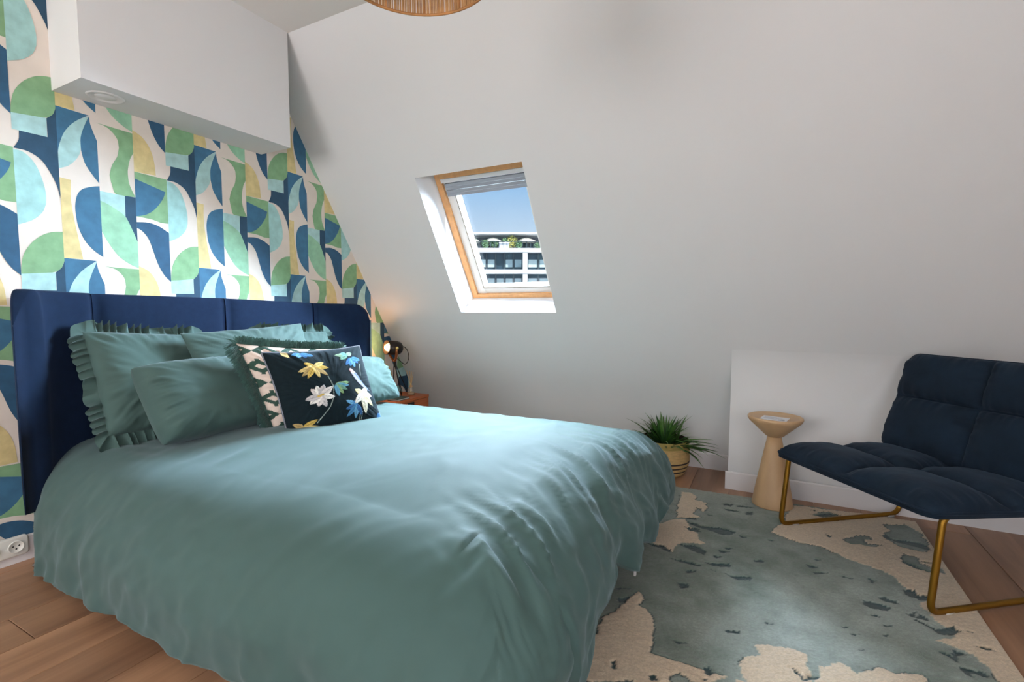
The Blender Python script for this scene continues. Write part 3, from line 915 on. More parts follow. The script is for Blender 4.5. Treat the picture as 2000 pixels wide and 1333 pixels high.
# 6 ikat cushion with fringe
M['ikat'] = mat('ikat_weave', (1, 1, 1, 1), .85, var=.05, vscale=40, bump=.3, bscale=700, attr='Col', bdist=.001)
M['fringe'] = mat('dark_green_fringe', srgb(58, 94, 86), .8, var=.3, vscale=40, sheen=.3)
def pillow_cols(front, backs, colf, colb):
    n = front.shape[0]
    return np.concatenate([colf.reshape(-1, 3), np.tile(colb, ((n - 2) ** 2, 1))])
n6 = 170
fr, bk, Ug, Vg, P6, nr6 = pillow_grid((.66, -1.145, .925), (.80, -.655, .870), (.74, -1.02, .485), (.88, -.60, .475), .085, n=n6, seed=22, pinch=.05, wr=.004)
cream_, green_ = np.array(srgb(226, 206, 192)[:3]), np.array(srgb(44, 74, 62)[:3])
jag = fbm(Vg * 1.0, Ug * .15, 42, 61, 2) * .055
gx, gy = Ug * 4.2 + .15 + jag, Vg * 5.6 + .3
row = np.floor(gy); gx2 = gx + .5 * (row % 2)
cxr, cyr = (gx2 % 1) - .5, (gy % 1) - .5
dd = np.abs(cxr) / .46 + np.abs(cyr) / .40 + .08 * fbm(Ug, Vg, 30, 62, 2)
ringm = (dd < 1.12) & (dd > .45)
link = (np.abs(cyr) > .36) & (np.abs(cxr) < .07)
colf = np.where((ringm | link)[..., None], green_, cream_)
p6 = pillow_mesh('fringed_cushion', fr, bk, M['ikat'], origin=(.77, -.85, .48))
vcol(p6, pillow_cols(fr, bk, colf, green_))
tag(p6, 'pink and dark green ikat cushion with a thick dark green fringe', 'cushion')
B, Lb = resample(border(P6), 1500)
c6 = B.mean(0)
V, F = [], []
rs = random.Random(4)
tanv = np.roll(B, -3, 0) - np.roll(B, 3, 0); tanv /= np.linalg.norm(tanv, axis=1)[:, None]
outv = np.cross(tanv, nr6); outv *= np.sign(np.sum(outv * (B - c6), 1))[:, None]
for i in range(len(B)):
    for _ in range(3):
        b = Vector(B[i]) + Vector(nr6) * rs.uniform(-.012, .012)
        o_ = (Vector(outv[i]) + Vector(tanv[i]) * rs.uniform(-.5, .5) + Vector(nr6) * rs.uniform(-.55, .75)).normalized()
        L_ = rs.uniform(.032, .054); w = Vector(tanv[i]) * .0016
        w2 = Vector(nr6) * .0016
        mid = b + o_ * L_ * .55 + Vector((0, 0, -.002)); tip = b + o_ * L_ + Vector((0, 0, -.010))
        q = len(V)
        V += [tuple(b - w), tuple(b + w), tuple(mid - w + w2), tuple(mid + w - w2), tuple(tip - w), tuple(tip + w)]
        F += [(q, q + 1, q + 3, q + 2), (q + 2, q + 3, q + 5, q + 4)]
V = [(a, b, max(c, .487)) for a, b, c in V]
fg = mesh('fringe', V, F, M['fringe'], p6, False); fg['kind'] = 'stuff'; fg['label'] = 'thick dark green fringe'

# 7 dark embroidered cushion
M['emb'] = mat('embroidered_velvet', (1, 1, 1, 1), .9, spec=.15, var=.12, vscale=60, bump=.3, bscale=500, attr='Col', sheen=.08, bdist=.001, sheen_col=(.6, .8, 1, 1))
n7 = 230
fr, bk, Ug, Vg, P7, nr7 = pillow_grid((.755, -1.085, .880), (.90, -.620, .886), (.885, -1.055, .470), (1.03, -.585, .468), .085, n=n7, seed=27, pinch=.06, wr=.003)
colf = np.tile(np.array(srgb(18, 30, 35)[:3]), (n7, n7, 1)).astype(float)
relief = np.zeros((n7, n7))
EC = {'gold': [(198, 166, 86), (222, 196, 130), (176, 150, 100)], 'white': [(222, 212, 206), (238, 232, 224), (196, 188, 186)], 'greenblue': [(108, 150, 128), (132, 160, 110), (96, 148, 172)],
      'blue': [(74, 128, 168), (104, 158, 192), (62, 104, 150)], 'green': [(142, 170, 140), (110, 150, 130), (120, 166, 160)], 'cream': [(224, 216, 190), (206, 196, 150), (232, 226, 214)]}
EMB = [('gold',(0.379,0.79),[(0.291,0.838),(0.204,0.733),(0.225,0.681),(0.27,0.65),(0.389,0.648),(0.482,0.662),(0.518,0.756),(0.489,0.83)]),
('greenblue',(0.527,0.539),[(0.687,0.556),(0.671,0.519),(0.641,0.47),(0.588,0.425),(0.532,0.395)]),
('blue',(0.813,0.85),[(0.71,0.767),(0.764,0.747),(0.819,0.727),(0.878,0.775),(0.922,0.811)]),
('green',(0.777,0.894),[(0.639,0.907),(0.67,0.845),(0.714,0.927),(0.841,0.915)]),
('blue',(0.705,0.273),[(0.588,0.333),(0.562,0.233),(0.562,0.141),(0.651,0.11),(0.736,0.134),(0.657,0.322)]),
('gold',(0.123,0.115),[(0.042,0.173),(0.012,0.033),(0.059,0.012),(0.132,0.012),(0.266,0.17),(0.321,0.059),(0.289,0.012)]),
('blue',(0.325,0.968),[(0.225,0.945),(0.264,0.916),(0.356,0.908),(0.432,0.926)]),
('gold',(0.154,0.988),[(0.201,0.921),(0.21,0.977)]),
('blue',(0.964,0.143),[(0.918,0.056),(0.958,0.02),(0.99,0.02),(0.985,0.08)])]
EMB2 = [('white',(0.343,0.431),[(0.266,0.524),(0.328,0.554),(0.406,0.556),(0.493,0.524),(0.485,0.402),(0.373,0.298),(0.293,0.311),(0.22,0.355),(0.187,0.41)]),
('cream',(0.816,0.402),[(0.728,0.457),(0.685,0.29),(0.783,0.151),(0.902,0.237),(0.931,0.356),(0.894,0.451)])]
def stroke(p0, p1, wd, col, outline=None):
    p0, p1 = np.array(p0), np.array(p1)
    d = p1 - p0; L_ = np.linalg.norm(d); d = d / L_; nn = np.array([-d[1], d[0]])
    a = ((Ug - p0[0]) * d[0] + (Vg - p0[1]) * d[1]) / L_; b = (Ug - p0[0]) * nn[0] + (Vg - p0[1]) * nn[1]
    prof = wd * np.sin(np.clip(a, 0, 1) ** .75 * math.pi) ** .7
    mk = (a > 0) & (a < 1) & (np.abs(b) < prof)
    sh = 1 + .25 * fbm(a * .6, b * 6, 30, 71, 2) - .35 * (np.abs(b) < .0035)
    colf[mk] = (np.array(srgb(*col)[:3]) * sh[..., None])[mk]
    relief[mk] = .0016
def line(pts, wd, col):
    for p0, p1 in zip(pts[:-1], pts[1:]):
        p0, p1 = np.array(p0), np.array(p1); d = p1 - p0; L2 = d @ d
        t = np.clip(((Ug - p0[0]) * d[0] + (Vg - p0[1]) * d[1]) / L2, 0, 1)
        mk = np.hypot(Ug - p0[0] - t * d[0], Vg - p0[1] - t * d[1]) < wd
        colf[mk] = srgb(*col)[:3]; relief[mk] = .001
for st in [[(0.478,0.65),(0.501,0.53),(0.474,0.404),(0.406,0.286),(0.256,0.134)],[(0.892,0.76),(0.859,0.627)],[(0.73,0.202),(0.681,0.03)],[(0.749,0.185),(0.704,0.03)]]:
    line(st, .004, (150, 160, 150))
for gi, (c, ctr, tips) in enumerate(EMB):
    for k, tp in enumerate(tips): stroke(ctr, tp, .026, EC[c][(k + gi) % 3])
for gi, (c, ctr, tips) in enumerate(EMB2):
    for k, tp in enumerate(tips): stroke(ctr, tp, .036, EC[c][(k + gi) % 3])
line([(0.32,0.43),(0.37,0.445)], .012, (206, 170, 90))
bird = smooth_poly([(0.732,0.711),(0.752,0.722),(0.772,0.706),(0.819,0.632),(0.854,0.532),(0.936,0.424),(0.861,0.463),(0.796,0.541),(0.758,0.627)], 5)
mk = inside([tuple(b) for b in bird], Ug, Vg)
colf[mk] = np.array(srgb(188, 190, 208)[:3]) ; relief[mk] = .0016
mk2 = mk & (Vg > .672); colf[mk2] = srgb(206, 168, 168)[:3]
mk3 = mk & (np.abs(Ug - Vg * -.55 - 1.155) < .02) & (Vg < .66); colf[mk3] = srgb(128, 140, 170)[:3]
fr = fr + relief[..., None] * nr7
p7 = pillow_mesh('embroidered_cushion', fr, bk, M['emb'], origin=(.9, -.85, .47))
vcol(p7, pillow_cols(fr, bk, colf, np.array(srgb(18, 30, 35)[:3])))
tag(p7, 'dark cushion embroidered with gold, white and blue flowers and a pale bird', 'cushion')
B, Lb = resample(border(P7), 260)
v, f = tube([tuple(q) for q in B] + [tuple(B[0])], .0045, 6, cap=False)
pp = mesh('piping', v, f, mat('grey_piping', srgb(120, 122, 130), .8), p7)

# ================================================================ nightstand and what stands on it
M['wood'] = mat('cherry_wood', srgb(176, 92, 46), .4, var=.18, vscale=5, stretch=(2, .5, 12), bump=.1, bscale=60)
M['blackm'] = mat('black_metal', srgb(22, 22, 22), .45, metal=.3)
NX0, NX1, NY0, NY1, NZ = .03, .37, .24, .665, .383
ns = thing('nightstand', ((NX0 + NX1) / 2, (NY0 + NY1) / 2, 0), 'small reddish wooden nightstand with a drawer between bed and sloping wall', 'nightstand')
mesh('top', *box(NX0, NX1 + .005, NY0, NY1, NZ - .02, NZ), M['wood'], ns, False)
mesh('side_panel', *box(NX0, NX1, NY0, NY0 + .018, .12, NZ - .02), M['wood'], ns, False)
mesh('side_panel', *box(NX0, NX1, NY1 - .018, NY1, .12, NZ - .02), M['wood'], ns, False)
mesh('bottom_panel', *box(NX0, NX1, NY0 + .018, NY1 - .018, .12, .138), M['wood'], ns, False)
mesh('back_panel', *box(NX0, NX0 + .01, NY0 + .018, NY1 - .018, .138, NZ - .02), M['wood'], ns, False)
dr = mesh('drawer', *box(NX1 - .016, NX1 + .001, NY0 + .021, NY1 - .021, .235, NZ - .024), M['wood'], ns, False)
mesh('handle', *box(NX1 + .001, NX1 + .012, .40, .47, NZ - .055, NZ - .03), M['blackm'], dr, False)
for lx in (NX0 + .03, NX1 - .03):
    for ly in (NY0 + .03, NY1 - .03):
        mesh('leg', *lathe([(.010, 0), (.016, .12)], lx, ly, 0, 14), M['wood'], ns)

# tripod spotlight
M['lampb'] = mat('dark_bronze_shade', srgb(44, 36, 32), .4, metal=.6)
M['copper'] = mat('copper_bracket', srgb(176, 108, 66), .35, metal=.8, var=.1)
M['brassk'] = mat('brass_knob', srgb(214, 182, 110), .35, metal=.7)
M['bulb'] = mat('lit_filament_bulb', srgb(255, 214, 150), .3, emit=((1, .55, .2, 1), 30.0))
LB = Vector((.20, .50, NZ))
lamp = thing('table_lamp', LB, 'small black tripod spotlight lamp with a glowing bulb on the nightstand', 'lamp')
hub = Vector((.20, .452, .665))
for dx, dy in ((.055, -.03), (-.06, .0), (.03, .085)):
    mesh('leg', *tube([hub, LB + Vector((dx, dy, .004))], [.0045, .0035], 8), M['blackm'], lamp)
hc = Vector((.20, .435, .775))                 # head centre
ax = Vector((-.30, -.85, .10)).normalized()     # head points out over the bed
def along(c, ax, prof, n=28):
    ax = ax.normalized(); u = ax.cross(Vector((0, 0, 1))).normalized(); w = u.cross(ax)
    V = []
    for r_, d in prof:
        for k in range(n):
            a = 2 * math.pi * k / n; V.append(tuple(c + ax * d + (u * math.cos(a) + w * math.sin(a)) * r_))
    return V, grid_faces(n, len(prof), True)
head = mesh('shade', *along(hc, ax, [(.002, -.085), (.03, -.08), (.05, -.06), (.056, -.03), (.056, .055), (.053, .055), (.052, -.02), (.03, -.05), (.002, -.055)]), M['lampb'], lamp)
mesh('bulb', *along(hc, ax, [(.002, .068), (.017, .062), (.027, .05), (.030, .032), (.022, .008), (.013, -.012), (.012, -.04)], 20), M['bulb'], lamp)
u_ = ax.cross(Vector((0, 0, 1))).normalized()
yk = []
for sgn in (-1, 1):
    yk.append(tube([hc + u_ * .060 * sgn + Vector((0, 0, .012)), hc + u_ * .060 * sgn + Vector((0, 0, -.05)), hub + Vector((0, 0, .012)) + u_ * .02 * sgn, hub], [.010, .010, .009, .009], 8))
mesh('yoke', *join(*yk), M['copper'], lamp)
for sgn in (-1, 1):
    mesh('knob', *along(hc + u_ * .062 * sgn, u_ * sgn, [(.0, .016), (.011, .015), (.013, .008), (.013, 0)], 16), M['brassk'], lamp)
bk_ = hc - ax * .08
loop = [bk_, bk_ + Vector((-.02, .05, .01)), bk_ + Vector((-.03, .11, -.03)), bk_ + Vector((-.03, .12, -.10)), bk_ + Vector((-.02, .06, -.135)), hub + Vector((0, .02, .02)), hub + Vector((.0, .03, -.1)), Vector((.18, .56, NZ + .006)), Vector((.06, .58, NZ + .005)), Vector((.025, .58, NZ + .003))]
def catm(P, n=6):
    out = []
    P = [Vector(p) for p in P]
    for i in range(len(P) - 1):
        p0, p1, p2, p3 = P[max(i - 1, 0)], P[i], P[i + 1], P[min(i + 2, len(P) - 1)]
        for k in range(n):
            t = k / n
            out.append(.5 * ((2 * p1) + (p2 - p0) * t + (2 * p0 - 5 * p1 + 4 * p2 - p3) * t * t + (-p0 + 3 * p1 - 3 * p2 + p3) * t ** 3))
    return out + [P[-1]]
mesh('cable', *tube(catm(loop), .003, 8), M['blackm'], lamp)
ld = bpy.data.lights.new('bulb_light', 'POINT'); ld.energy = 3.0; ld.color = (1, .50, .20); ld.shadow_soft_size = .02
lo = bpy.data.objects.new('bulb_light', ld); lo.location = hc + ax * .075; COL.objects.link(lo)

# reed diffuser
DC = Vector((.275, .56, NZ))
df = thing('reed_diffuser', DC, 'clear glass reed diffuser bottle with wooden sticks on the nightstand', 'diffuser')
M['glassb'] = glass_mat('bottle_glass', (.93, .95, .95, 1), .16, .05)
mesh('bottle', *lathe([(.022, .0), (.029, .003), (.030, .05), (.024, .062), (.012, .066), (.012, .078)], DC.x, DC.y, DC.z, 24, cap=False), M['glassb'], df)
mesh('liquid', *lathe([(.025, .003), (.026, .026)], DC.x, DC.y, DC.z, 20), mat('amber_liquid', srgb(196, 170, 140), .1), df)
mesh('collar', *lathe([(.0135, .066), (.0135, .08)], DC.x, DC.y, DC.z, 16), mat('wood_collar', srgb(190, 150, 110), .5), df)
M['reed'] = mat('reed_stick', srgb(222, 178, 116), .7)
for k, (dx, dy) in enumerate(((-.016, -.03), (.01, -.022), (.0, .012), (.014, .016), (-.006, .02))):
    mesh('reed', *tube([DC + Vector((-dx * .4, -dy * .4, .01)), DC + Vector((dx, dy, .205 - .006 * k))], .0018, 6), M['reed'], df)
# dark notebook at the lamp's foot
nb = thing('notebook', (.31, .37, NZ), 'small dark green notebook lying at the front of the nightstand', 'notebook')
mesh('cover', *box(.26, .362, .30, .44, NZ, NZ + .003), mat('dark_green_cover', srgb(24, 62, 62), .5), nb, False)
mesh('pages', *box(.262, .358, .303, .437, NZ + .003, NZ + .011), mat('notebook_pages', srgb(220, 214, 200), .8), nb, False)
mesh('cover', *box(.26, .362, .30, .44, NZ + .011, NZ + .014), mat('dark_green_cover_top', srgb(24, 62, 62), .5), nb, False)

# ================================================================ power outlet on the baseboard
ol = thing('power_outlet', (.014, -1.765, .08), 'white double power outlet on the baseboard left of the bed', 'outlet')
M['plast'] = mat('white_plastic', srgb(232, 230, 222), .35)
M['hole'] = mat('dark_socket_hole', srgb(20, 20, 20), .6)
def rplate(y0, y1, z0, z1, x0, x1, r=.012):
    ring = []
    for cy, cz, a0 in ((y1 - r, z1 - r, 0), (y0 + r, z1 - r, 90), (y0 + r, z0 + r, 180), (y1 - r, z0 + r, 270)):
        for k in range(7):
            a = math.radians(a0 + 15 * k); ring.append((cy + r * math.cos(a), cz + r * math.sin(a)))
    V = [(x0, a, b) for a, b in ring] + [(x1 - .003, a, b) for a, b in ring] + [(x1, (a - (y0 + y1) / 2) * .94 + (y0 + y1) / 2, (b - (z0 + z1) / 2) * .93 + (z0 + z1) / 2) for a, b in ring]
    return V, grid_faces(28, 3, True) + [tuple(range(56, 84))]
mesh('plate', *rplate(-1.850, -1.692, .038, .118, .0138, .034), M['plast'], ol)
for cy in (-1.733, -1.808):
    V, F = along(Vector((.0341, cy, .078)), Vector((1, 0, 0)), [(.026, .0), (.026, .0035), (.0225, .0035), (.021, .0006), (.001, .0006)], 32)
    so = mesh('socket', V, F, M['plast'], ol)
    for dy, dz in ((-.0095, .004), (.0095, .004), (0, -.008)):
        mesh('hole', *along(Vector((.0341, cy + dy, .078 + dz)), Vector((1, 0, 0)), [(.003, .0002), (.003, .0012), (.0, .0013)], 12), M['hole'], so)

# ================================================================ potted plant
PX, PY = 2.235, .755
plant = thing('potted_plant', (PX, PY, 0), 'bushy green grass plant in a woven straw basket by the low wall', 'plant')
def basket_mat():
    mt = mat('woven_straw', srgb(206, 172, 116), .8, var=.15, vscale=30, bump=.9, bscale=120, stretch=(1, 1, 3), bdist=.004)
    N, L = mt.node_tree.nodes, mt.node_tree.links
    return mt
M['basket'] = basket_mat()
M['basketd'] = mat('olive_straw_rim', srgb(172, 150, 84), .8, var=.15, vscale=30, bump=.8, bscale=120, stretch=(1, 1, 3), bdist=.004)
M['basketk'] = mat('dark_straw', srgb(44, 36, 32), .8, bump=.8, bscale=120)
def prof_r(z): return .118 + .04 * min(1, z / .08) ** .6 - .006 * max(0, (z - .1) / .13)
rows = []
for k in range(24):          # coiled straw: each coil a bulge
    z = .23 * k / 24
    for t in (.1, .5, .9): rows.append((prof_r(z) + .003 * math.sin(math.pi * t), z + .23 / 24 * t))
nseg = 56
V, F = lathe(rows, PX, PY, 0, nseg, cap=False)
fm = []
for j in range(len(rows) - 1):
    c = (j // 3)
    mi = 1 if c >= 19 else (2 if c in (3, 6, 9) else 0)
    fm += [mi] * nseg
mesh('basket', V, F, parent=plant, mats=[M['basket'], M['basketd'], M['basketk']], fmat=fm)
mesh('basket_inside', *lathe([(.15, .23), (.145, .17), (.001, .17)], PX, PY, 0, 40, cap=False), mat('potting_soil', srgb(50, 38, 28), .95, bump=.6, bscale=60), plant)
M['leaf'] = mat('glossy_leaf', srgb(74, 116, 48), .45, var=.3, vscale=9)
M['leaf2'] = mat('dark_leaf', srgb(48, 86, 38), .45, var=.3, vscale=9)
rl = random.Random(12)
def blade(L_, w, bend, mt):
    V, F = [], []
    n = 7
    for i in range(n + 1):
        t = i / n
        x_ = L_ * (t - bend * .25 * t * t); z_ = -bend * L_ * .5 * t * t
        ww = w * (.55 + .9 * t if t < .35 else .865 * (1 - ((t - .35) / .65) ** 1.6)) + .0004
        V += [(x_, -ww, z_ + ww * .5), (x_, 0, z_), (x_, ww, z_ + ww * .5)]
    for i in range(n):
        a = i * 3; F += [(a, a + 1, a + 4, a + 3), (a + 1, a + 2, a + 5, a + 4)]
    me = bpy.data.meshes.new('leaf'); me.from_pydata(V, [], F); me.materials.append(mt)
    me.polygons.foreach_set('use_smooth', [True] * len(me.polygons)); me.update()
    return me
blades = [blade(.30, .014, .5, M['leaf']), blade(.27, .013, .9, M['leaf']), blade(.26, .014, .25, M['leaf2']), blade(.22, .012, .6, M['leaf2'])]
for k in range(150):
    az = rl.random() * 2 * math.pi
    q = rl.random()
    el = math.radians(22 + 62 * (1 - q) ** .8)
    if k < 14: az = rl.uniform(-.55, .3); el = math.radians(rl.uniform(12, 34))
    if math.sin(az) > .15: el = math.radians(rl.uniform(68, 86))
    rad = .02 + .09 * rl.random() * q
    o = bpy.data.objects.new('leaf', blades[k % 4]); COL.objects.link(o); o.parent = plant
    sc = rl.uniform(.75, 1.05) * (1.0 if k >= 14 else 1.15)
    o.location = (math.cos(az) * rad, math.sin(az) * rad, .17)
    o.rotation_euler = (rl.uniform(-.3, .3), -el, az)
    if math.sin(az) > .15: sc *= .8          # wall behind: these stand upright
    o.scale = (sc, sc, sc)

# ================================================================ pedestal side table with a card
TX, TY = 2.870, .435
M['ash'] = mat('pale_ash_wood', srgb(196, 160, 120), .5, var=.08, vscale=5, stretch=(3, 3, .5), bump=.1, bscale=80)
st = thing('side_table', (TX, TY, 0), 'pale wood pedestal side table with dish top and flared base', 'table')
mesh('pedestal', *lathe([(.100, .014), (.102, .02), (.095, .06), (.07, .20), (.046, .33), (.034, .392)], TX, TY, 0, 56), M['ash'], st)
mesh('tabletop', *lathe([(.034, .392), (.045, .398), (.128, .478), (.1345, .490), (.135, .497), (.132, .502), (.125, .5025), (.118, .499), (.001, .499)], TX, TY, 0, 64, cap=False), M['ash'], st)
card = thing('info_card', (TX - .04, TY - .02, .50), 'small printed white card lying on the wooden side table', 'card')
ca = math.radians(-12)
ce1, ce2 = Vector((math.cos(ca), math.sin(ca), 0)), Vector((-math.sin(ca), math.cos(ca), 0))
c0 = Vector((TX - .075, TY - .09, .4992))
mesh('sheet', *obox(c0, ce1, ce2, (0, 0, 1), .125, .10, .002), mat('white_card', srgb(226, 226, 230), .5), card, False)
M['ink'] = mat('grey_print', srgb(150, 152, 162), .6)
pr_ = []
for k in range(6): pr_.append(obox(c0 + ce1 * .012 + ce2 * (.078 - .011 * k) + Vector((0, 0, .002)), ce1, ce2, (0, 0, 1), (.08, .06, .095, .09, .05, .07)[k], .003, .0002))
pr_.append(obox(c0 + ce1 * .085 + ce2 * .01 + Vector((0, 0, .002)), ce1, ce2, (0, 0, 1), .03, .022, .0002))
mesh('printed_lines', *join(*pr_), M['ink'], card, False)

# ================================================================ lounge chair
CA = Vector((2.895, .165, .012))
cd, cwv = Vector((.788, .616, 0)), Vector((.616, -.788, 0))
def cp(a, b, z): return CA + cwv * a + cd * b + Vector((0, 0, z - .012))
chair = thing('lounge_chair', (CA + cwv * .36 + cd * .35) * 1.0 - Vector((0, 0, .012)), 'dark blue quilted lounge chair on a thin brass sled frame', 'chair')
M['velvet'] = mat('dark_blue_velvet', srgb(17, 31, 44), .85, spec=.2, var=.25, vscale=12, bump=.25, bscale=60, sheen=.06, bdist=.002, sheen_col=(.5, .7, 1, 1))
M['brass'] = mat('antique_brass', srgb(140, 100, 30), .38, metal=.85, var=.08)
CWD = .76
for a in (.015, .735):
    pth = rounded_path([cp(a, .10, .375), cp(a, .035, .365), cp(a, .0, .024), cp(a, .685, .024), cp(a, .725, .16), cp(a, .50, .33), cp(a + (.06 if a < .3 else -.06), .635, .40), cp(a + (.06 if a < .3 else -.06), .738, .70)], .045, 7)
    rl_ = mesh('sled_leg', *tube(pth, .0115, 12), M['brass'], chair)
    for b in (.06, .62):
        mesh('floor_glide', *tube([cp(a, b, .0165), cp(a, b + .035, .0165)], .0125, 10), mat('clear_glide', srgb(190, 184, 176), .3), rl_)
mesh('cross_bar', *tube([cp(.015, .50, .335), cp(.735, .50, .335)], .010, 10), M['brass'], chair)
mesh('cross_bar', *tube([cp(.015, .08, .362), cp(.735, .08, .362)], .010, 10), M['brass'], chair)
def quilt(name, O, ea, eb, en, wa, wb, t, seams_a, seams_b, seed, puff=.055, bowl=0.0, gather=True, back=.012):
    """padded panel: grid over a (width) and b (depth), tufted by seams"""
    na, nb = 120, 110
    a = np.linspace(0, 1, na); b = np.linspace(0, 1, nb)
    A, Bq = np.meshgrid(a, b)
    def env(x, seams):
        e = [0] + seams + [1]; out = np.zeros_like(x)
        for p, q in zip(e[:-1], e[1:]):
            mk = (x >= p) & (x <= q); t_ = (x - p) / (q - p)
            out = np.where(mk, (1 - np.abs(2 * t_ - 1) ** 3.2), out)
        return np.clip(out, 0, 1) ** .5
    E = env(A, seams_a) * env(Bq, seams_b)
    h = t * (.30 + .0 * E) + puff * E
    # gathers along the seams
    rs = fbm(A * wa * 1.0, Bq * wb * .12, 34, seed, 2); rs2 = fbm(Bq * wb, A * wa * .12, 34, seed + 1, 2)
    da = np.min([np.abs(A - s_) for s_ in [0] + seams_a + [1]], axis=0) * wa; db = np.min([np.abs(Bq - s_) for s_ in [0] + seams_b + [1]], axis=0) * wb
    g = np.exp(-(db / .05) ** 2) * rs + np.exp(-(da / .05) ** 2) * rs2
    h = h + .009 * g * np.clip(E * 3, 0, 1) + .006 * fbm(A * wa, Bq * wb, 5, seed + 2, 3) * E
    h = h - bowl * (np.sin(math.pi * np.clip(Bq, 0, 1)) ** 2)
    # rounded outer corners
    ra = .05
    ax_, bx_ = A * wa, Bq * wb
    def rc(x, y):
        cx = np.clip(x, ra, wa - ra); cy = np.clip(y, ra, wb - ra)
        d = np.hypot(x - cx, y - cy); mx = np.maximum(np.abs(x - cx), np.abs(y - cy))
        k = np.where(d > 0, mx / np.maximum(d, 1e-9), 1); return cx + (x - cx) * k, cy + (y - cy) * k
    ax2, bx2 = rc(ax_, bx_)
    O = np.array(O); ea, eb, en = [np.array(q) for q in (ea, eb, en)]
    top = O + ax2[..., None] * ea + bx2[..., None] * eb + h[..., None] * en
    bot = O + ax2[..., None] * ea + bx2[..., None] * eb - (back + bowl * np.sin(math.pi * Bq) ** 2)[..., None] * en
    V = np.concatenate([top.reshape(-1, 3), bot.reshape(-1, 3)])
    F = grid_faces(na, nb); n = na * nb
    F += [(n + q[0], n + q[3], n + q[2], n + q[1]) for q in grid_faces(na, nb)]
    ring = [i for i in range(na)] + [j * na + na - 1 for j in range(1, nb)] + [(nb - 1) * na + i for i in range(na - 2, -1, -1)] + [j * na for j in range(nb - 2, 0, -1)]
    for i in range(len(ring)):
        p, q = ring[i], ring[(i + 1) % len(ring)]; F.append((p, n + p, n + q, q))
    o = mesh(name, V, F, M['velvet'], chair)
    R_ = [top.reshape(-1, 3)[i] - en * (h.reshape(-1)[i] * .5) for i in ring[::2]]
    mesh('piping', *tube([tuple(q) for q in R_] + [tuple(R_[0])], .006, 6, cap=False), M['velvet'], o)
    return o
e3 = Vector((0, 0, 1))
sd = (cd * .62 + Vector((0, 0, -.035))).normalized(); sn_ = cwv.cross(sd).normalized()
if sn_.z < 0: sn_ = -sn_
quilt('seat_cushion', cp(-.01, -.03, .378), cwv, sd, sn_, CWD, .64, .05, [.5], [.52], 81, puff=.062)
bd = (cd * .150 + Vector((0, 0, .46))).normalized(); bn = cwv.cross(bd).normalized()
if bn.dot(cd) > 0: bn = -bn
quilt('back_cushion', cp(.008, .58, .375), cwv, bd, bn, CWD, .50, .05, [.5], [.56], 91, puff=.058, back=.02)

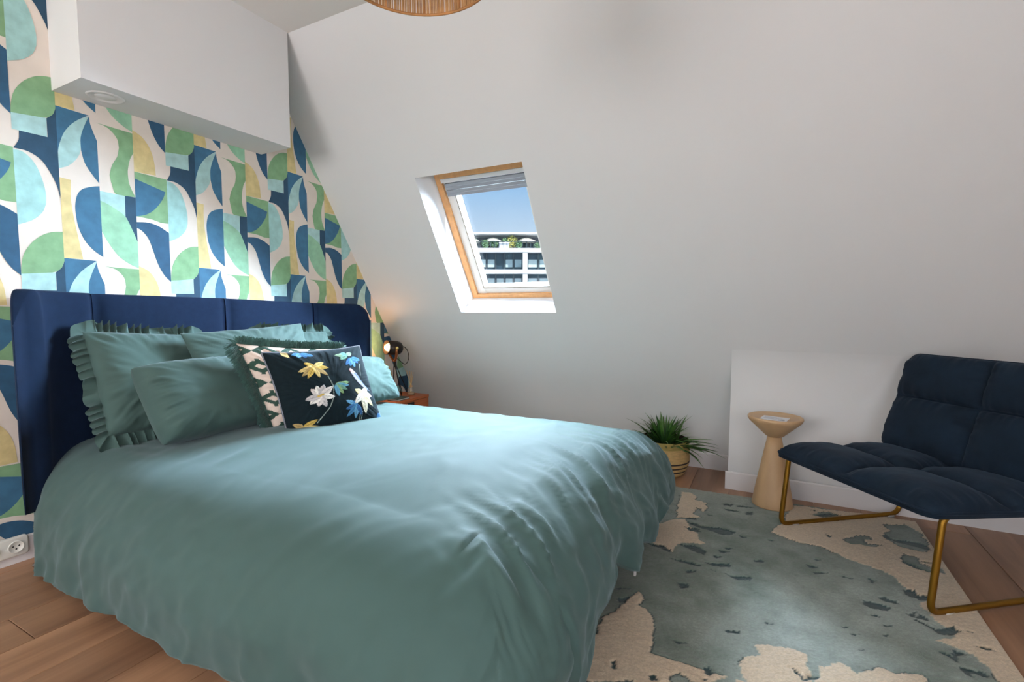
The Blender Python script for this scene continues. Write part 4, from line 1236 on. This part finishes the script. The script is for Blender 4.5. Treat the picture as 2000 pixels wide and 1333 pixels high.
# ================================================================ rug
RUG = {
'cream': [
   [(2.861,0.058),(2.919,0.215),(2.969,0.473),(3.32,0.508),(3.52,0.516),(3.53,-0.684),(3.44,-0.73),(3.437,-0.689),(3.431,-0.653),(3.411,-0.601),(3.356,-0.578),(3.331,-0.574),(3.381,-0.537),(3.4,-0.494),(3.367,-0.467),(3.358,-0.432),(3.352,-0.397),(3.337,-0.372),(3.337,-0.338),(3.367,-0.315),(3.367,-0.268),(3.329,-0.27),(3.311,-0.241),(3.295,-0.156),(3.266,-0.132),(3.226,-0.118),(3.16,-0.083),(3.055,-0.001),(2.975,-0.01)],
   [(2.364,-1.267),(2.343,-1.187),(2.351,-1.079),(2.342,-0.951),(2.377,-0.873),(2.388,-0.821),(2.418,-0.731),(2.445,-0.775),(2.44,-0.825),(2.485,-0.847),(2.51,-0.891),(2.522,-0.989),(2.523,-1.048),(2.524,-1.114),(2.581,-1.116),(2.602,-1.143)],
   [(2.809,-0.869),(2.858,-0.838),(2.909,-0.829),(2.955,-0.84),(2.958,-0.887),(2.965,-0.926),(2.973,-0.971),(2.793,-1.064),(2.772,-0.985),(2.783,-0.947),(2.826,-0.901)],
   [(2.985,-0.879),(3.042,-0.833),(3.069,-0.851),(3.088,-0.871),(3.105,-0.832),(3.144,-0.796),(3.181,-0.802),(3.251,-0.776),(3.256,-0.822),(2.973,-0.971)],
   [(2.33,-0.282),(2.358,-0.13),(2.417,-0.025),(2.478,0.016),(2.504,-0.054),(2.544,-0.117),(2.579,-0.203),(2.606,-0.225),(2.506,-0.253),(2.482,-0.291),(2.483,-0.361),(2.443,-0.358),(2.397,-0.327),(2.359,-0.292)],
   [(2.405,0.39),(2.448,0.401),(2.484,0.364),(2.486,0.297),(2.547,0.292),(2.56,0.228),(2.549,0.162),(2.51,0.202),(2.5,0.097),(2.548,0.075),(2.433,0.014),(2.417,0.189)],
],
'sage': [
   [(3.159,0.126),(3.218,0.203),(3.275,0.225),(3.282,0.19),(3.24,0.168),(3.252,0.129),(3.313,0.144),(3.282,0.103),(3.221,0.096),(3.177,0.09)],
   [(3.348,0.402),(3.449,0.455),(3.499,0.355),(3.492,0.178),(3.453,0.146),(3.376,0.164),(3.334,0.217),(3.335,0.296),(3.374,0.344)],
   [(3.351,0.037),(3.378,0.091),(3.415,0.081),(3.42,0.029),(3.449,-0.007),(3.48,-0.001),(3.486,-0.037),(3.439,-0.052),(3.39,-0.038),(3.357,-0.014)],
   [(3.042,0.364),(3.11,0.455),(3.171,0.447),(3.176,0.402),(3.113,0.37)],
],
'dark': [
   [(2.479,0.008),(2.559,-0.025),(2.652,-0.005),(2.709,-0.017),(2.702,-0.061),(2.658,-0.084),(2.605,-0.063),(2.518,-0.04)],
   [(3.162,-0.409),(3.202,-0.399),(3.245,-0.42),(3.228,-0.441),(3.18,-0.451),(3.161,-0.441)],
   [(3.3,-0.27),(3.327,-0.239),(3.347,-0.246),(3.344,-0.273),(3.371,-0.259),(3.37,-0.292),(3.346,-0.313),(3.316,-0.296)],
   [(3.282,-0.43),(3.313,-0.407),(3.297,-0.451),(3.318,-0.468),(3.349,-0.493),(3.401,-0.452),(3.414,-0.472),(3.394,-0.502),(3.354,-0.523),(3.342,-0.499),(3.307,-0.477)],
   [(3.319,-0.621),(3.351,-0.627),(3.364,-0.597),(3.395,-0.604),(3.36,-0.634),(3.358,-0.662),(3.34,-0.65)],
   [(3.356,-0.69),(3.403,-0.671),(3.424,-0.686),(3.409,-0.704),(3.374,-0.702),(3.387,-0.725),(3.364,-0.717)],
   [(2.606,-0.396),(2.705,-0.354),(2.712,-0.386),(2.647,-0.405)],
   [(2.642,-0.439),(2.737,-0.448),(2.794,-0.427),(2.787,-0.455),(2.746,-0.471),(2.694,-0.441)],
   [(2.533,-0.61),(2.572,-0.586),(2.584,-0.61),(2.554,-0.638)],
   [(2.488,-0.27),(2.556,-0.252),(2.608,-0.284),(2.608,-0.33),(2.563,-0.312),(2.531,-0.289)],
   [(2.464,-0.422),(2.567,-0.416),(2.613,-0.417),(2.605,-0.433),(2.533,-0.438)],
   [(2.485,-0.078),(2.554,-0.07),(2.562,-0.096),(2.528,-0.114)],
   [(2.347,-0.336),(2.432,-0.352),(2.485,-0.371),(2.475,-0.342),(2.426,-0.32)],
   [(2.356,-0.813),(2.404,-0.781),(2.388,-0.821),(2.368,-0.839)],
   [(2.338,-0.747),(2.386,-0.726),(2.345,-0.757)],
   [(2.538,-1.149),(2.566,-1.139),(2.572,-1.156),(2.551,-1.164)],
   [(2.431,-1.147),(2.439,-1.137),(2.453,-1.162),(2.445,-1.171)],
   [(2.674,-1.041),(2.692,-1.026),(2.711,-1.053),(2.693,-1.07)],
   [(2.68,-1.09),(2.704,-1.087),(2.681,-1.102)],
   [(2.915,-0.923),(2.935,-0.931),(2.946,-0.951),(2.976,-0.925),(2.978,-0.944),(2.939,-0.961)],
   [(3.047,0.367),(3.13,0.442),(3.185,0.439),(3.169,0.383),(3.146,0.403),(3.123,0.375),(3.083,0.37)],
   [(3.335,0.296),(3.372,0.237),(3.426,0.252),(3.495,0.227),(3.492,0.178),(3.417,0.205),(3.359,0.21),(3.33,0.241)],
   [(3.355,0.056),(3.368,0.002),(3.401,-0.022),(3.442,-0.041),(3.381,-0.049),(3.353,0.005)],
   [(2.739,0.248),(2.776,0.274),(2.777,0.232),(2.751,0.221)],
   [(2.79,-0.278),(2.834,-0.255),(2.834,-0.277),(2.8,-0.295)],
   [(2.722,-0.821),(2.763,-0.803),(2.767,-0.814),(2.736,-0.83)],
   [(3.013,-0.264),(3.067,-0.247),(3.012,-0.285)],
   [(3.026,-0.144),(3.06,-0.133),(3.033,-0.162)],
   [(2.992,-0.215),(3.038,-0.208),(3.003,-0.238)],
   [(3.201,-0.215),(3.229,-0.224),(3.202,-0.26)],
   [(2.58,-0.952),(2.621,-0.94),(2.596,-0.963)],
   [(2.837,-0.713),(2.869,-0.714),(2.851,-0.729)],
   [(3.069,-0.612),(3.095,-0.615),(3.074,-0.629)],
   [(3.087,-0.656),(3.116,-0.647),(3.092,-0.666)],
   [(3.188,-0.603),(3.206,-0.604),(3.191,-0.621)],
   [(3.096,-0.732),(3.12,-0.724),(3.106,-0.74)],
   [(3.199,-0.538),(3.228,-0.532),(3.202,-0.557)],
   [(2.638,-0.309),(2.675,-0.299),(2.649,-0.33)],
   [(2.652,-0.249),(2.708,-0.243),(2.673,-0.273)],
   [(2.677,-0.212),(2.71,-0.207),(2.693,-0.228)],
   [(2.554,-0.485),(2.588,-0.479),(2.562,-0.516)],
   [(2.726,-0.049),(2.76,-0.057),(2.737,-0.085)],
   [(3.085,0.152),(3.116,0.142),(3.099,0.112)],
   [(2.633,0.319),(2.678,0.343),(2.669,0.303),(2.64,0.298)],
],

}
RX1 = 3.515
def rug_far(x): return .478 + (x - 2.404) * .045
NX_, NY_ = 400, 440
gx_ = np.linspace(1.3, RX1, NX_); gy_ = np.linspace(0, 1, NY_)
GX, GT = np.meshgrid(gx_, gy_)
GY = -1.55 + (rug_far(GX) + 1.55) * GT
wx = GX + .010 * fbm(GX, GY, 28, 101, 3) + .004 * fbm(GX, GY, 90, 102, 2); wy = GY + .010 * fbm(GX, GY, 28, 103, 3) + .004 * fbm(GX, GY, 90, 104, 2)
c_ = lambda *q: np.array(srgb(*q)[:3])
tone = (fbm(GX * .8, GY * .8, 2.6, 105, 4) * 1.1 + .5 * fbm(GX, GY, 14, 115, 3))[..., None]
sage = c_(92, 106, 95) * (1 - np.clip(tone * .9 + .45, 0, 1)) + c_(148, 157, 149) * np.clip(tone * .9 + .45, 0, 1)
warm_shade = np.clip((2.75 - GX) * 1.4 + .3 * tone[..., 0], 0, 1)[..., None]  # olive shading of the warm light by the bed, put into the colour
sage = sage * (1 - .5 * warm_shade) + c_(104, 103, 84) * .5 * warm_shade
cream = c_(200, 180, 154) * np.ones_like(sage) * (1 + .05 * fbm(GX, GY, 9, 106, 3)[..., None])
col = sage.copy()
hgt = np.full(GX.shape, .014)
crm = np.zeros(GX.shape, bool)
for P_ in RUG['cream']: crm |= inside(P_, wx, wy)
# unseen remainder under the bed and towards the camera: same blotches, made up from noise
unk = (GX < 2.3) | (GY < -1.05)
crm |= unk & (fbm(wx, wy, 2.2, 107, 4) > .12)
for P_ in RUG['sage']: crm &= ~inside(P_, wx, wy)
col[crm] = cream[crm]; hgt[crm] = .017
# recessed dark outline where cream meets sage
def dil(mk, n):
    r_ = mk.copy()
    for _ in range(n):
        r_ = r_ | np.roll(r_, 1, 0) | np.roll(r_, -1, 0) | np.roll(r_, 1, 1) | np.roll(r_, -1, 1)
    return r_
edge = dil(crm, 1) & ~crm & (fbm(GX, GY, 5, 108, 3) > .02)
dark = edge.copy()
for P_ in RUG['dark']: dark |= inside(P_, wx, wy)
dark |= (fbm(wx * .45, wy * 1.0, 24, 109, 2) > .60) & ~crm & (fbm(GX, GY, 1.5, 110, 2) > -.1)
dark |= (fbm(wx * .4, wy * 1.0, 26, 111, 2) > .70) & crm
dk = c_(32, 58, 60) * (1 - .3 * warm_shade) + c_(52, 62, 52) * .3 * warm_shade
col = np.where(dark[..., None], dk, col); hgt[dark] = .008
for _ in range(1):
    hgt = (hgt + np.roll(hgt, 1, 0) + np.roll(hgt, -1, 0) + np.roll(hgt, 1, 1) + np.roll(hgt, -1, 1)) / 5
rsn = np.random.RandomState(5)
hgt += rsn.uniform(-.0016, .0016, hgt.shape) + .001 * fbm(GX, GY, 40, 112, 2)
col = col * (1 + rsn.uniform(-.10, .10, hgt.shape))[..., None]
brd = (np.arange(NX_)[None, :] >= NX_ - 2) | (np.arange(NX_)[None, :] < 2) | (np.arange(NY_)[:, None] < 2) | (np.arange(NY_)[:, None] >= NY_ - 2)
hgt = np.where(brd, .010, hgt); hgt[:, -1] = .0; hgt[:, 0] = 0; hgt[0, :] = 0; hgt[-1, :] = 0
M['rug'] = mat('wool_rug_pile', (1, 1, 1, 1), .95, var=.10, vscale=160, bump=.6, bscale=500, attr='Col', sheen=.3, bdist=.004)
rug = mesh('rug', np.stack([GX.ravel(), GY.ravel(), hgt.ravel() + .0008], 1), grid_faces(NX_, NY_), M['rug'], origin=(2.4, -.7, 0))
vcol(rug, col.reshape(-1, 3))
tag(rug, 'pale green and cream abstract tufted rug under the bed and chair', 'rug')

# ================================================================ rattan pendant lamp
LX, LY, LZ, LR = 1.944, -1.441, 2.003, .222
pl_ = thing('pendant_lamp', (LX, LY, ZC), 'wide pendant lampshade of natural string hanging from the ceiling', 'lamp')
M['rattan'] = mat('natural_string', srgb(178, 124, 74), .7, var=.3, vscale=25)
M['rattan2'] = mat('pale_string', srgb(206, 164, 112), .7, var=.2, vscale=25)
def dome(t): return (LR * math.cos(t * math.pi / 2 * .93) ** .75, LZ + .34 * math.sin(t * math.pi / 2))
ringp = lambda r, z, n=72: [(LX + r * math.cos(2 * math.pi * k / n), LY + r * math.sin(2 * math.pi * k / n), z) for k in range(n + 1)]
mesh('bottom_ring', *tube(ringp(LR, LZ), .0042, 8, cap=False), M['rattan'], pl_)
mesh('top_ring', *tube(ringp(dome(1)[0] + .02, LZ + .34), .005, 8, cap=False), M['rattan'], pl_)
for k in range(12):
    a = 2 * math.pi * k / 12
    mesh('rib', *tube([(LX + dome(t)[0] * math.cos(a), LY + dome(t)[0] * math.sin(a), dome(t)[1]) for t in [i / 12 for i in range(13)]], .0042, 6), M['rattan'], pl_)
V1, V2 = [], []
rp_ = random.Random(3)
strs = {0: [], 1: []}
for k in range(620):
    a = 2 * math.pi * k / 620 + rp_.uniform(-.006, .006); a2 = a + rp_.uniform(-.03, .03)
    pts = [(LX + dome(t)[0] * math.cos(a + (a2 - a) * t), LY + dome(t)[0] * math.sin(a + (a2 - a) * t), dome(t)[1]) for t in [i / 8 for i in range(9)]]
    strs[k % 2].append(tube(pts, .0015, 4, cap=False))
for key, nm in ((0, 'rattan'), (1, 'rattan2')):
    o = mesh('string_weave', *join(*strs[key]), M[nm], pl_); o['kind'] = 'stuff'
mesh('cord', *tube([(LX, LY, LZ + .30), (LX, LY, ZC - .02)], .003, 8), M['blackm'], pl_)
mesh('lamp_holder', *lathe([(.02, .22), (.022, .24), (.022, .33), (.01, .345)], LX, LY, LZ, 20), M['blackm'], pl_)
mesh('bulb', *lathe([(.001, .10), (.02, .105), (.034, .13), (.036, .155), (.025, .19), (.016, .22)], LX, LY, LZ, 20), mat('unlit_bulb', srgb(235, 230, 220), .2), pl_)
mesh('ceiling_rose', *lathe([(.05, -.025), (.052, -.02), (.052, 0)], LX, LY, ZC, 28), M['trim'], pl_)
tie = []
for a in (0, math.pi / 2):
    tie.append(tube([(LX + .05 * math.cos(a), LY + .05 * math.sin(a), LZ + .335), (LX - .05 * math.cos(a), LY - .05 * math.sin(a), LZ + .335)], .003, 6))
mesh('holder_spokes', *join(*tie), M['blackm'], pl_)
